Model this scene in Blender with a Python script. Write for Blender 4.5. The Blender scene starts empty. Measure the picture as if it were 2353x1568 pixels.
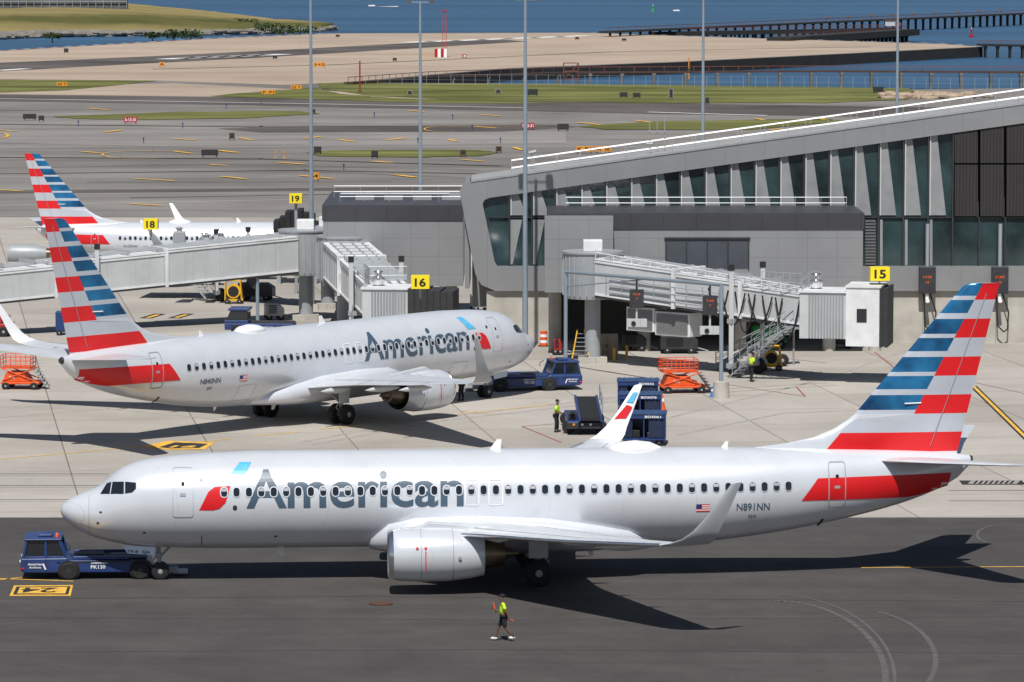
import bpy, bmesh, math, random
from mathutils import Vector, Matrix
random.seed(7)
C=bpy.context.scene.collection
V=Vector
# ---------------------------------------------------------------- camera model
FX=9800.0; CX=1176.5; CY=784.0; HC=26.3
TH=math.atan(915/9800)
ct,st=math.cos(TH),math.sin(TH)
def ray(px,py):
    dx=(px-CX)/FX; dy=(CY-py)/FX
    return V((dx, ct+dy*st, -st+dy*ct))
def G(px,py,z=0.0):
    r=ray(px,py); t=(z-HC)/r.z
    return V((r.x*t, r.y*t, z))
def W(px,py,D):
    r=ray(px,py); t=D/r.y
    return V((r.x*t, D, HC+r.z*t))
# ---------------------------------------------------------------- materials
MATS={}
def mat(name,col,rough=.6,metal=0.,var=.12,scale=1.5,bump=0.,spec=.5,seam=None,col2=None,stretch=(1,1,1),emit=0):
    if name in MATS: return MATS[name]
    m=bpy.data.materials.new(name); m.use_nodes=True; nt=m.node_tree; N=nt.nodes; L=nt.links
    b=N['Principled BSDF']; b.inputs['Roughness'].default_value=rough; b.inputs['Metallic'].default_value=metal
    b.inputs['Specular IOR Level'].default_value=spec
    tc=N.new('ShaderNodeTexCoord'); mp=N.new('ShaderNodeMapping'); mp.inputs['Scale'].default_value=stretch
    L.new(tc.outputs['Object'],mp.inputs['Vector'])
    n=N.new('ShaderNodeTexNoise'); n.inputs['Scale'].default_value=scale; n.inputs['Detail'].default_value=6; n.inputs['Roughness'].default_value=.6
    L.new(mp.outputs[0],n.inputs['Vector'])
    r=N.new('ShaderNodeValToRGB'); L.new(n.outputs['Fac'],r.inputs[0])
    r.color_ramp.elements[0].position=.3; r.color_ramp.elements[1].position=.7
    c1=[max(0,c*(1-var)) for c in col]+[1]; c2=[c*(1+var) for c in (col2 or col)]+[1]
    r.color_ramp.elements[0].color=c1; r.color_ramp.elements[1].color=c2
    out=r.outputs[0]
    if seam:
        sx,sz,lw,dark=seam
        sp=N.new('ShaderNodeSeparateXYZ'); L.new(tc.outputs['Object'],sp.inputs[0])
        ad=N.new('ShaderNodeMath'); ad.operation='ADD'; L.new(sp.outputs[0],ad.inputs[0]); L.new(sp.outputs[1],ad.inputs[1])
        masks=[]
        for so,s in ((ad.outputs[0],sx),(sp.outputs[2],sz)):
            if not s: continue
            d=N.new('ShaderNodeMath'); d.operation='DIVIDE'; L.new(so,d.inputs[0]); d.inputs[1].default_value=s
            fr=N.new('ShaderNodeMath'); fr.operation='FRACT'; L.new(d.outputs[0],fr.inputs[0])
            lt=N.new('ShaderNodeMath'); lt.operation='LESS_THAN'; L.new(fr.outputs[0],lt.inputs[0]); lt.inputs[1].default_value=lw/s
            masks.append(lt.outputs[0])
        mk=masks[0]
        if len(masks)>1:
            mx=N.new('ShaderNodeMath'); mx.operation='MAXIMUM'; L.new(masks[0],mx.inputs[0]); L.new(masks[1],mx.inputs[1]); mk=mx.outputs[0]
        mix=N.new('ShaderNodeMixRGB'); mix.blend_type='MULTIPLY'; L.new(mk,mix.inputs[0]); L.new(out,mix.inputs[1]); mix.inputs[2].default_value=(dark,dark,dark,1)
        out=mix.outputs[0]
    L.new(out,b.inputs['Base Color'])
    if bump:
        n2=N.new('ShaderNodeTexNoise'); n2.inputs['Scale'].default_value=scale*6; n2.inputs['Detail'].default_value=4
        L.new(mp.outputs[0],n2.inputs['Vector'])
        bp=N.new('ShaderNodeBump'); bp.inputs['Strength'].default_value=bump; bp.inputs['Distance'].default_value=.1
        L.new(n2.outputs['Fac'],bp.inputs['Height']); L.new(bp.outputs[0],b.inputs['Normal'])
    if emit:
        b.inputs['Emission Color'].default_value=(*col,1); b.inputs['Emission Strength'].default_value=emit
    MATS[name]=m; return m
def ground_mat(name,c1,c2,sc,slab=None,rot=0,stain=.5,streak=None,spots=False):
    m=bpy.data.materials.new(name); m.use_nodes=True; nt=m.node_tree; N=nt.nodes; L=nt.links
    b=N['Principled BSDF']; b.inputs['Roughness'].default_value=.9; b.inputs['Specular IOR Level'].default_value=.15
    tc=N.new('ShaderNodeTexCoord'); mp=N.new('ShaderNodeMapping'); mp.inputs['Rotation'].default_value=(0,0,rot)
    L.new(tc.outputs['Object'],mp.inputs['Vector'])
    def noise(s,det,st=(1,1,1)):
        k=N.new('ShaderNodeMapping'); k.inputs['Scale'].default_value=st; L.new(tc.outputs['Object'],k.inputs['Vector'])
        n=N.new('ShaderNodeTexNoise'); n.inputs['Scale'].default_value=s; n.inputs['Detail'].default_value=det; n.inputs['Roughness'].default_value=.65
        L.new(k.outputs[0],n.inputs['Vector']); return n.outputs['Fac']
    r=N.new('ShaderNodeValToRGB'); L.new(noise(sc,8),r.inputs[0]); r.color_ramp.elements[0].position=.32; r.color_ramp.elements[1].position=.68
    r.color_ramp.elements[0].color=(*c1,1); r.color_ramp.elements[1].color=(*c2,1)
    out=r.outputs[0]
    def mul(out,fac,lo,p0,p1):
        rr=N.new('ShaderNodeValToRGB'); L.new(fac,rr.inputs[0]); rr.color_ramp.elements[0].position=p0; rr.color_ramp.elements[1].position=p1
        rr.color_ramp.elements[0].color=(lo,lo,lo,1); rr.color_ramp.elements[1].color=(1,1,1,1)
        mx=N.new('ShaderNodeMixRGB'); mx.blend_type='MULTIPLY'; mx.inputs[0].default_value=1; L.new(out,mx.inputs[1]); L.new(rr.outputs[0],mx.inputs[2]); return mx.outputs[0]
    out=mul(out,noise(sc*.22,5),1-stain*.5,.3,.55)
    out=mul(out,noise(6,3),.82,.2,.7)
    if spots: out=mul(out,noise(1.3,4,(.5,1,1)),.62,.24,.36)
    if streak: out=mul(out,noise(streak,5,(.06,1,1)),1-stain*.45,.35,.6)
    if slab:
        bt=N.new('ShaderNodeTexBrick'); bt.offset=0; bt.inputs['Scale'].default_value=1; bt.inputs['Brick Width'].default_value=slab; bt.inputs['Row Height'].default_value=slab
        bt.inputs['Mortar Size'].default_value=.045; bt.inputs['Mortar Smooth'].default_value=.4
        bt.inputs['Color1'].default_value=(1,1,1,1); bt.inputs['Color2'].default_value=(.88,.88,.87,1); bt.inputs['Mortar'].default_value=(.45,.44,.42,1)
        L.new(mp.outputs[0],bt.inputs['Vector'])
        mx=N.new('ShaderNodeMixRGB'); mx.blend_type='MULTIPLY'; mx.inputs[0].default_value=1; L.new(out,mx.inputs[1]); L.new(bt.outputs[0],mx.inputs[2]); out=mx.outputs[0]
    L.new(out,b.inputs['Base Color'])
    return m
PAINT=mat('aircraft_silver_paint',(.66,.685,.73),.24,.24,.045,.6,seam=(3.05,0,.025,.87))
PWHITE=mat('aircraft_white_paint',(.8,.81,.83),.35,0,.04,.5)
PWG=mat('winglet_outer_grey',(.42,.44,.47),.35,.1,.05,.5)
PGREY=mat('aircraft_wing_grey',(.62,.64,.67),.33,.18,.08,.8)
RED=mat('livery_red',(.66,.012,.016),.33,0,.1,.4)
SILV=mat('livery_silver',(.54,.57,.63),.28,.25,.07,.5)
BLUE=mat('livery_blue',(.006,.035,.11),.26,.35,.2,.55,col2=(.025,.2,.42))
LBLUE=mat('livery_light_blue',(.05,.36,.62),.3,0,.1,1,col2=(.15,.5,.75))
SLATE=mat('livery_slate',(.06,.1,.145),.4,.0,.12,1)
GLASS=mat('dark_glass',(.012,.016,.022),.08,0,.1,1,spec=.8)
TINT=mat('facade_glass',(.008,.014,.016),.06,0,.6,.25,spec=.7,col2=(.025,.05,.055))
CHROME=mat('polished_metal',(.7,.7,.72),.18,.95,.05,1)
BROWNM=mat('burnt_metal',(.2,.15,.11),.35,.8,.2,2)
DARKM=mat('dark_metal',(.05,.05,.055),.5,.4,.2,2)
BLACK=mat('black_rubber',(.012,.012,.013),.75,0,.2,3)
GREYM=mat('grey_painted_metal',(.32,.34,.36),.45,.1,.08,1.2)
BRIDGE=mat('bridge_metal',(.5,.515,.525),.45,.05,.09,.7,seam=(2.9,0,.05,.8))
BRIDGER=mat('bridge_roof',(.68,.69,.7),.5,.0,.14,.8)
PANEL=mat('facade_panel_grey',(.27,.275,.285),.38,.25,.07,.3,seam=(2.6,0,.03,.74))
PANELD=mat('facade_panel_charcoal',(.055,.056,.065),.5,.2,.08,.4,seam=(2.1,0,.05,.6))
PANELM=mat('block_panel_grey',(.27,.275,.285),.42,.2,.07,.3,seam=(1.9,1.25,.03,.72))
ROOFM=mat('roof_membrane',(.3,.3,.3),.8,0,.1,.4)
CONC=mat('cast_concrete',(.42,.4,.36),.85,0,.18,.7,seam=(2.4,0,.04,.6))
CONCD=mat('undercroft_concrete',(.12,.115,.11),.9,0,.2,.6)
RAILM=mat('galvanised_rail',(.42,.44,.46),.4,.3,.05,1)
POLEM=mat('pole_paint',(.28,.34,.4),.4,.3,.08,1)
TUGB=mat('tug_blue',(.018,.045,.155),.38,0,.25,2)
TUGD=mat('tug_deck',(.035,.037,.042),.6,.3,.3,3)
YEL=mat('sign_yellow',(.85,.68,.01),.5,0,.05,1)
YELP=mat('road_yellow',(.7,.4,.055),.85,0,.3,2)
YELB=mat('equipment_yellow',(.75,.42,.02),.5,0,.15,2)
WHT=mat('white_paint',(.8,.8,.8),.6,0,.05,2)
WHTP=mat('road_white',(.68,.67,.65),.85,0,.2,1)
REDP=mat('road_red',(.3,.07,.06),.85,0,.2,1)
SRED=mat('sign_red',(.35,.01,.02),.5,0,.05,1)
ORG=mat('equipment_orange',(.7,.09,.012),.5,0,.2,2)
ORGS=mat('sign_orange',(.7,.28,.02),.5,0,.1,2)
GRN=mat('equipment_green',(.03,.36,.1),.5,0,.15,2)
HIV=mat('hi_vis',(.55,.85,.03),.7,0,.08,8)
SKIN=mat('skin_tone',(.14,.07,.045),.55,0,.05,8)
CLOTH=mat('dark_cloth',(.014,.016,.024),.9,0,.2,12)
SHOE=mat('white_shoe',(.7,.7,.68),.7,0,.1,10)
WAND=mat('orange_wand',(.9,.12,.02),.4,0,.02,8)
LED=mat('led_amber',(.6,.09,.02),.5,0,0,1,emit=.45)
PERF=mat('perforated_metal',(.24,.25,.26),.45,.15,.05,.6,col2=(.31,.32,.33))
WOODT=mat('rusty_timber',(.07,.04,.032),.9,0,.3,.5)
RUST=mat('trestle_red',(.17,.055,.04),.8,0,.2,.5)
TIMB=mat('dark_pile',(.02,.02,.02),.9,0,.3,.5)
GRASS=mat('grass',(.08,.095,.022),.95,0,.35,.09,bump=.5,spec=.1,col2=(.155,.155,.055),stretch=(.35,1,1))
LEAF=mat('leaf',(.04,.065,.018),.9,0,.4,1)
ROCK=mat('shore_rock',(.2,.18,.16),.95,0,.4,.3)
# ---------------------------------------------------------------- mesh builder
class MB:
    def __init__(s): s.v=[]; s.f=[]; s.m=[]
    def add(s,vs,fs,mi=0):
        o=len(s.v); s.v+=[tuple(p) for p in vs]
        for f in fs: s.f.append([i+o for i in f]); s.m.append(mi)
        return s
    def hexa(s,c,mi=0):
        return s.add(c,[(0,3,2,1),(4,5,6,7),(0,1,5,4),(1,2,6,5),(2,3,7,6),(3,0,4,7)],mi)
    def box(s,a,b,mi=0):
        x0,y0,z0=a; x1,y1,z1=b
        return s.hexa([(x0,y0,z0),(x1,y0,z0),(x1,y1,z0),(x0,y1,z0),(x0,y0,z1),(x1,y0,z1),(x1,y1,z1),(x0,y1,z1)],mi)
    def cb(s,c,d,mi=0): return s.box([c[i]-d[i]/2 for i in range(3)],[c[i]+d[i]/2 for i in range(3)],mi)
    def lathe(s,o,ax,prof,n=16,mi=0,cap=True):
        o=V(o); ax=V(ax).normalized(); u=ax.orthogonal().normalized(); w=ax.cross(u); vs=[]; fs=[]
        for t,r in prof:
            for i in range(n):
                a=2*math.pi*i/n; vs.append(o+ax*t+(u*math.cos(a)+w*math.sin(a))*r)
        for k in range(len(prof)-1):
            for i in range(n):
                j=(i+1)%n; fs.append((k*n+i,k*n+j,(k+1)*n+j,(k+1)*n+i))
        if cap: fs.append(tuple(range(n))[::-1]); fs.append(tuple((len(prof)-1)*n+i for i in range(n)))
        return s.add(vs,fs,mi)
    def tube(s,p,q,r,r2=None,n=8,mi=0):
        p=V(p); q=V(q); d=q-p
        return s.lathe(p,d,[(0,r),(d.length,r if r2 is None else r2)],n,mi)
    def path(s,pts,r,n=6,mi=0):
        for a,b in zip(pts[:-1],pts[1:]): s.tube(a,b,r,None,n,mi)
        return s
    def poly(s,pts,mi=0): return s.add(pts,[tuple(range(len(pts)))],mi)
    def prism(s,pts,vec,mi=0):
        n=len(pts); vec=V(vec); q=[V(p)+vec for p in pts]
        return s.add([V(p) for p in pts]+q,[tuple(range(n))[::-1],tuple(range(n,2*n))]+[(i,(i+1)%n,n+(i+1)%n,n+i) for i in range(n)],mi)
    def obox(s,p,q,w,h,mi=0,h2=None,w2=None):
        p=V(p); q=V(q); d=q-p; d.z=0; d.normalize(); sd=V((-d.y,d.x,0)); h2=h if h2 is None else h2; w2=w if w2 is None else w2
        U=V((0,0,1))
        return s.hexa([p-sd*w/2,q-sd*w2/2,q+sd*w2/2,p+sd*w/2,p-sd*w/2+U*h,q-sd*w2/2+U*h2,q+sd*w2/2+U*h2,p+sd*w/2+U*h],mi)
    def loft(s,rings,mi=0,cap=True,mfun=None):
        n=len(rings[0]); o=len(s.v)
        for r in rings: s.v+=[tuple(p) for p in r]
        for k in range(len(rings)-1):
            for i in range(n):
                j=(i+1)%n; s.f.append([o+k*n+i,o+k*n+j,o+(k+1)*n+j,o+(k+1)*n+i]); s.m.append(mfun(k,i) if mfun else mi)
        if cap:
            s.f.append([o+i for i in range(n)][::-1]); s.m.append(mi); s.f.append([o+(len(rings)-1)*n+i for i in range(n)]); s.m.append(mi)
        return s
    def ell(s,c,r,mi=0,n=10):
        c=V(c); rings=[]
        for k in range(1,n//2+2):
            a=math.pi*k/(n//2+2); rings.append([c+V((r[0]*math.sin(a)*math.cos(2*math.pi*i/n),r[1]*math.sin(a)*math.sin(2*math.pi*i/n),-r[2]*math.cos(a))) for i in range(n)])
        return s.loft(rings,mi)
    def text(s,t,o,u,v,w,h,mi=0,bold=.0):
        vs,fs=glyphs(t,bold); o=V(o);u=V(u);v=V(v)
        return s.add([o+u*(x*w)+v*(y*h) for x,y in vs],fs,mi)
    def build(s,name,mats,parent=None,smooth=None,bev=0,fix=True):
        me=bpy.data.meshes.new(name); me.from_pydata(s.v,[],s.f)
        if not isinstance(mats,(list,tuple)): mats=[mats]
        for m in mats: me.materials.append(m)
        me.polygons.foreach_set('material_index',s.m)
        if fix:
            bm=bmesh.new(); bm.from_mesh(me); bmesh.ops.recalc_face_normals(bm,faces=bm.faces); bm.to_mesh(me); bm.free()
        if smooth:
            me.polygons.foreach_set('use_smooth',[True]*len(me.polygons)); me.set_sharp_from_angle(angle=math.radians(smooth))
        me.update()
        o=bpy.data.objects.new(name,me); C.objects.link(o)
        if parent: o.parent=parent
        if bev:
            b=o.modifiers.new('Bevel','BEVEL'); b.width=bev; b.segments=2; b.limit_method='ANGLE'
        return o
GC={}
def glyphs(t,bold=0.):
    k=(t,bold)
    if k in GC: return GC[k]
    cu=bpy.data.curves.new('t','FONT'); cu.body=t; cu.offset=bold; cu.resolution_u=4; cu.fill_mode='FRONT'
    o=bpy.data.objects.new('t',cu); C.objects.link(o); bpy.context.view_layer.update()
    me=o.evaluated_get(bpy.context.evaluated_depsgraph_get()).to_mesh()
    vs=[(v.co.x,v.co.y) for v in me.vertices]; fs=[tuple(p.vertices) for p in me.polygons]
    bpy.data.objects.remove(o)
    x0=min(v[0] for v in vs); x1=max(v[0] for v in vs); y0=min(v[1] for v in vs); y1=max(v[1] for v in vs)
    vs=[((x-x0)/(x1-x0),(y-y0)/(y1-y0)) for x,y in vs]
    GC[k]=(vs,fs); return GC[k]
def tag(o,label=None,cat=None,group=None,kind=None):
    if label: o['label']=label
    if cat: o['category']=cat
    if group: o['group']=group
    if kind: o['kind']=kind
    return o
def thing(name,label,cat,loc=(0,0,0),rz=0,group=None,sc=1):
    o=bpy.data.objects.new(name,None); C.objects.link(o); o.location=loc; o.rotation_euler=(0,0,rz); o.scale=(sc,sc,sc)
    return tag(o,label,cat,group)
def wheel(parent,c,r,w,side=1,rimm=None,r_rim=.55):
    m=MB(); m.lathe((c[0],c[1]-w/2,c[2]),(0,1,0),[(0,r*r_rim),(0,r*.88),(w*.15,r),(w*.85,r),(w,r*.88),(w,r*r_rim)],20)
    t=m.build('wheel',BLACK,parent,smooth=40)
    m=MB(); m.lathe((c[0],c[1]-w*.52,c[2]),(0,1,0),[(0,r*.2),(w*.1,r*r_rim),(w*.94,r*r_rim),(w*1.04,r*.2)],14)
    m.build('rim',rimm or GREYM,t,smooth=40)
# ---------------------------------------------------------------- aircraft
def cr(pts,x):
    if x<=pts[0][0]: return pts[0][1]
    if x>=pts[-1][0]: return pts[-1][1]
    for i in range(len(pts)-1):
        if pts[i][0]<=x<=pts[i+1][0]: break
    x0,y0=pts[i]; x1,y1=pts[i+1]; h=x1-x0
    def sl(j):
        if j==0 : return (pts[1][1]-pts[0][1])/(pts[1][0]-pts[0][0])
        if j==len(pts)-1: return (pts[-1][1]-pts[-2][1])/(pts[-1][0]-pts[-2][0])
        a=(pts[j][1]-pts[j-1][1])/(pts[j][0]-pts[j-1][0]); b=(pts[j+1][1]-pts[j][1])/(pts[j+1][0]-pts[j][0])
        return 0 if a*b<=0 else 2*a*b/(a+b)
    t=(x-x0)/h; a=sl(i)*h; b=sl(i+1)*h
    return (2*t**3-3*t**2+1)*y0+(t**3-2*t**2+t)*a+(-2*t**3+3*t**2)*y1+(t**3-t**2)*b
TOP=[(0,2.97),(.05,3.12),(.2,3.27),(.5,3.45),(.9,3.63),(1.4,3.82),(1.75,4.02),(2.2,4.42),(2.7,4.75),(3.3,4.96),(4.2,5.1),(5.5,5.22),(8,5.32),(26,5.32),(30,5.27),(34,5.17),(37,5.02),(38.02,4.88)]
BOT=[(0,2.93),(.05,2.72),(.2,2.5),(.5,2.24),(.9,2.0),(1.5,1.76),(2.5,1.52),(4,1.36),(6,1.3),(8,1.28),(25,1.28),(27,1.38),(29,1.6),(31,1.92),(33,2.33),(35,2.85),(36.5,3.4),(37.5,3.95),(38.02,4.5)]
HW=[(0,.02),(.05,.24),(.2,.45),(.5,.72),(.9,.95),(1.5,1.2),(2.5,1.5),(4,1.74),(6,1.86),(8,1.88),(25,1.88),(28,1.75),(31,1.42),(34,.98),(36.5,.55),(38.02,.2)]
def sec(x):
    t,b,w=cr(TOP,x),cr(BOT,x),cr(HW,x); return (t+b)/2,(t-b)/2,w
def surf(x,z,side,off=.014):
    zc,hh,w=sec(x); k=max(-.995,min(.995,(z-zc)/hh)); y=w*math.sqrt(1-k*k)
    n=V((0,y/(w*w+1e-6),(z-zc)/(hh*hh+1e-6))).normalized()
    return V((x,side*(y+n.y*off),z+n.z*off))
def decal(m,vs,fs,side,mi=0,off=.014):
    bm=bmesh.new(); bv=[bm.verts.new((x,0,z)) for x,z in vs]
    for f in fs:
        try: bm.faces.new([bv[i] for i in f])
        except ValueError: pass
    xs=[v[0] for v in vs]; zs=[v[1] for v in vs]
    def cuts(a,b,st,no,co):
        k=a+st
        while k<b:
            bmesh.ops.bisect_plane(bm,geom=bm.verts[:]+bm.edges[:]+bm.faces[:],plane_co=co(k),plane_no=no); k+=st
    cuts(min(zs),max(zs),.12,(0,0,1),lambda k:(0,0,k))
    if max(xs)>24.5 or min(xs)<7: cuts(min(xs),max(xs),.4,(1,0,0),lambda k:(k,0,0))
    bm.verts.index_update()
    m.add([surf(v.co.x,v.co.z,side,off) for v in bm.verts],[[v.index for v in f.verts] for f in bm.faces],mi); bm.free()
def rr(x0,z0,x1,z1,r,n=4):
    p=[]
    for cx,cz,a0 in ((x1-r,z1-r,0),(x0+r,z1-r,90),(x0+r,z0+r,180),(x1-r,z0+r,270)):
        for i in range(n+1):
            a=math.radians(a0+90*i/n); p.append((cx+r*math.cos(a),cz+r*math.sin(a)))
    return p
def frame(m,x0,z0,x1,z1,r,w,side,mi=0,off=.016):
    a=rr(x0,z0,x1,z1,r); b=rr(x0+w,z0+w,x1-w,z1-w,max(.01,r-w)); n=len(a)
    decal(m,a+b,[(i,(i+1)%n,n+(i+1)%n,n+i) for i in range(n)],side,mi,off)
AIR=[(0,0),(.02,.35),(.08,.7),(.25,1),(.5,.9),(.75,.55),(1,.06)]
def wing_rings(secs,side,inc=0):
    R=[]
    for y,xl,xt,z,th,ny,nz in secs:
        c=xt-xl; up=[]; dn=[]
        for f,t in AIR:
            up.append((xl+f*c,side*(y+ny*t*th/2),z+nz*t*th/2))
        for f,t in AIR[::-1][:-1]:
            dn.append((xl+f*c,side*(y-ny*t*th*.35),z-nz*t*th*.35))
        R.append(up+dn)
    return R
FLE=[(4.5,29.2),(5.1,28.6),(5.3,28.95),(5.45,30.2),(5.7,31.4),(6.05,32.25),(6.43,32.85),(6.66,33.12),(11.9,37.55),(12.05,37.75),(12.13,38.1)]
def lin(p,x):
    if x<=p[0][0]: return p[0][1]
    for a,b in zip(p[:-1],p[1:]):
        if x<=b[0]: return a[1]+(b[1]-a[1])*(x-a[0])/(b[0]-a[0])
    return p[-1][1]
def airliner(label,loc,rz,side,reg=None,reg2=None,word=True,sc=1,winrange=(6.75,30.2),door_code=None,emblem=True):
    T=thing('airliner',label,'aircraft',loc,rz,None,sc)
    xs=[0,.02,.05,.1,.15,.2,.3,.4,.5,.65,.8,1.0,1.2]+[1.4+.2*i for i in range(23)]+[6+i for i in range(2,19)]+[24.5+.5*i for i in range(27)]+[38.02]
    n=64; rings=[]
    for x in xs:
        zc,hh,w=sec(x); rings.append([(x,w*math.cos(2*math.pi*i/n),zc+hh*math.sin(2*math.pi*i/n)) for i in range(n)])
    fu=MB().loft(rings).build('fuselage',PAINT,T,smooth=50)
    MB().lathe((38.0,0,4.7),(1,0,0),[(0,.2),(.12,.15),(.13,.02)],12).build('exhaust_cone',DARKM,fu)
    rings=[]
    for x,w,z0,z1 in [(12.4,.3,1.6,1.8),(12.8,1.3,1.25,2.1),(13.5,1.95,1.12,2.7),(14.6,2.2,1.06,2.95),(17,2.3,1.04,3.0),(20,2.25,1.04,2.85),(22,2.08,1.1,2.5),(23.5,1.7,1.2,2.2),(24.6,.8,1.27,1.8)]:
        zc=(z0+z1)/2; hh=(z1-z0)/2; rings.append([(x,w*math.copysign(abs(math.cos(a))**.7,math.cos(a)),zc+hh*math.copysign(abs(math.sin(a))**.8,math.sin(a))) for a in [2*math.pi*i/32 for i in range(32)]])
    MB().loft(rings).build('belly_fairing',PAINT,fu,smooth=50)
    base=6.66; per=.795
    zl=[4.5,4.9,5.06,5.3,5.45,5.7,5.88,6.05,6.3,6.43,6.66]
    for k in range(7):
        z=base+per*k
        if k: zl.append(z)
        zl.append(z+(.24 if k%2 else .17))
    zl=[z for z in zl if z<11.95]+[11.95,12.05,12.13]
    R=[]
    for z in zl:
        le=lin(FLE,z); te=37.45+(39.2-37.45)*(z-4.9)/(12.13-4.9)
        xd=35.6+(z-6.66)*(2.9/5.47) if z>=6.5 else 31.8+(z-5.06)*.85
        xd=max(le+.3,min(te-.2,xd)); th=.42*(1-(z-5)/14)
        xs_=sorted([le,le+.06,le+.25,xd,xd+(te-xd)*.4,xd+(te-xd)*.7,te])
        def hf(x):
            f=(x-le)/(te-le); return th*.5*min(1,math.sqrt(max(0,f))*2.6)*(1 if f<.4 else max(.08,1-(f-.4)/.6*.92))
        R.append([(x,hf(x),z) for x in xs_]+[(x,-hf(x),z) for x in xs_[::-1][1:-1]])
    def mf(k,i):
        z=(zl[k]+zl[k+1])/2; c=i if i<6 else 11-i; left=c<3
        if z<5.06: return 0
        if z<5.88: return 0 if left else 1
        if z<6.66: return 0 if left else 2
        b=int((z-base)/per); fr=(z-base)-b*per
        if left: return 4 if fr<(.24 if b%2 else .17) else 3
        return 1 if b%2==0 else 2
    fo=MB().loft(R,0,True,mf).build('tail_fin',[PAINT,RED,SILV,BLUE,SILV],T,smooth=30)
    for s in (-1,1): MB().path([(lin([(5,36.2),(12,38.75)],z),s*(.13-.009*(z-5)),z) for z in (5.3,8,11.7)],.013,4).build('rudder_hinge_line',GREYM,fo)
    m=MB(); m.tube((35.2,side*.2,7.1),(35.9,side*.17,7.12),.03,n=5); m.build('fin_light',WHT,fo)
    for s in (-1,1):
        rg=wing_rings([(.3,33.9,37.6,4.72,.34,0,1),(3.5,35.9,38.4,4.98,.22,0,1),(7.0,38.1,39.5,5.3,.12,0,1),(7.2,38.5,39.5,5.32,.05,0,1)],s)
        MB().loft(rg).build('horizontal_stabiliser',PGREY,T,smooth=40)
        rg=wing_rings([(0.5,13.0,21.6,2.0,1.0,0,1),(2.1,13.9,21.5,2.1,.95,0,1),(4.83,15.95,21.7,2.42,.62,0,1),(6,16.7,21.9,2.55,.5,0,1),(11.5,20.05,23.4,3.02,.34,0,1),(16.5,23.15,24.85,3.55,.2,0,1),(16.95,23.45,25.0,3.66,.17,-.3,.95)],s)
        wg=MB().loft(rg).build('wing',PGREY,T,smooth=40)
        rg=wing_rings([(16.95,23.45,25.0,3.66,.17,-.3,.95),(17.25,23.88,25.18,3.86,.15,-.7,.7),(17.45,24.3,25.3,4.2,.12,-.95,.3),(17.62,24.82,25.55,4.8,.1,-1,.1),(17.95,25.68,26.05,6.05,.06,-1,.1),(17.96,25.86,26.06,6.1,.03,-1,.1)],s)
        wl=MB().loft(rg).build('winglet',PWHITE if s!=side else PWG,wg,smooth=40)
        if emblem and s!=side:
            m=MB()
            def wp(u,z):
                yb=lin([(4.2,17.45),(4.8,17.62),(6.05,17.95)],z); a=lin([(4.2,24.3),(4.8,24.82),(6.05,25.68)],z); b=lin([(4.2,25.3),(4.8,25.55),(6.05,26.05)],z)
                return V((a+(b-a)*u,s*(yb-.075),z))
            m.poly([wp(.2,5.3),wp(.75,5.3),wp(.8,5.75),wp(.35,5.75)],0); m.poly([wp(.12,4.55),wp(.75,4.6),wp(.85,5.1),wp(.35,5.2),wp(.2,4.9)],1)
            m.build('winglet_emblem',[LBLUE,RED],wl,fix=False)
        m=MB(); m.path([(13.9+.03,s*2.1,2.1),(15.95+.03,s*4.83,2.42),(16.7+.03,s*6,2.55),(20.05+.03,s*11.5,3.02),(23.15+.03,s*16.5,3.55)],.07,8); m.build('leading_edge',CHROME,wg,smooth=60)
        def up(y,f):
            S=[(2.1,13.9,21.5,2.1,.95),(4.83,15.95,21.7,2.42,.62),(6,16.7,21.9,2.55,.5),(11.5,20.05,23.4,3.02,.34),(16.5,23.15,24.85,3.55,.2)]
            for a_,b_ in zip(S[:-1],S[1:]):
                if y<=b_[0]: break
            t=(y-a_[0])/(b_[0]-a_[0]); q=[a_[i]+(b_[i]-a_[i])*t for i in range(5)]; tt=lin(AIR,f)
            return V((q[1]+f*(q[2]-q[1]),s*y,q[3]+tt*q[4]/2+.012))
        for f0 in (.14,.73):
            m=MB(); ys=[2.3,3.6,4.83,6,8,10,11.5,13,15,16.3]
            for a_,b_ in zip(ys[:-1],ys[1:]):
                m.add([up(a_,f0),up(b_,f0),up(b_,f0+.01),up(a_,f0+.01)],[(0,1,2,3)])
            m.build('flap_gap',DARKM,wg,fix=False)
        for y in (6,9,12,15):
            MB().add([up(y,.745),up(y+.05,.745),up(y+.05,.99),up(y,.99)],[(0,1,2,3)]).build('aileron_gap',DARKM,wg,fix=False)
        for y,xa,xb,z in ((3.9,20,22.4,2.1),(7.6,20.2,22.9,2.45),(10.8,21.2,23.8,2.75)):
            m=MB(); L_=xb-xa
            m.lathe((xa,s*y,z-.06),(1,0,.02),[(0,.03),(.25*L_,.15),(.5*L_,.19),(.8*L_,.12),(L_,.02)],10); m.build('flap_track_fairing',PGREY,wg,smooth=60)
        ec=V((13.38,s*4.83,1.62)); m=MB()
        m.lathe(ec,(1,0,0),[(.02,.86),(0,.93),(.08,1.0),(.5,1.08),(1.4,1.12),(2.4,1.1),(3.3,1.0),(3.85,.88)],36,0,False)
        m.lathe(ec,(1,0,0),[(.02,.86),(.15,.8),(.9,.8)],36,2,False)
        m.lathe(ec,(1,0,0),[(3.85,.88),(3.8,.82),(3.0,.8)],36,2,False)
        en=m.build('engine',[PAINT,CHROME,DARKM],T,smooth=50,fix=True)
        m=MB(); m.lathe(ec,(1,0,0),[(.05,.87),(-.02,.9),(-.03,.94),(.02,.985),(.16,1.03),(.17,1.015)],36,0,False); m.build('inlet_lip',CHROME,en,smooth=60)
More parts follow.
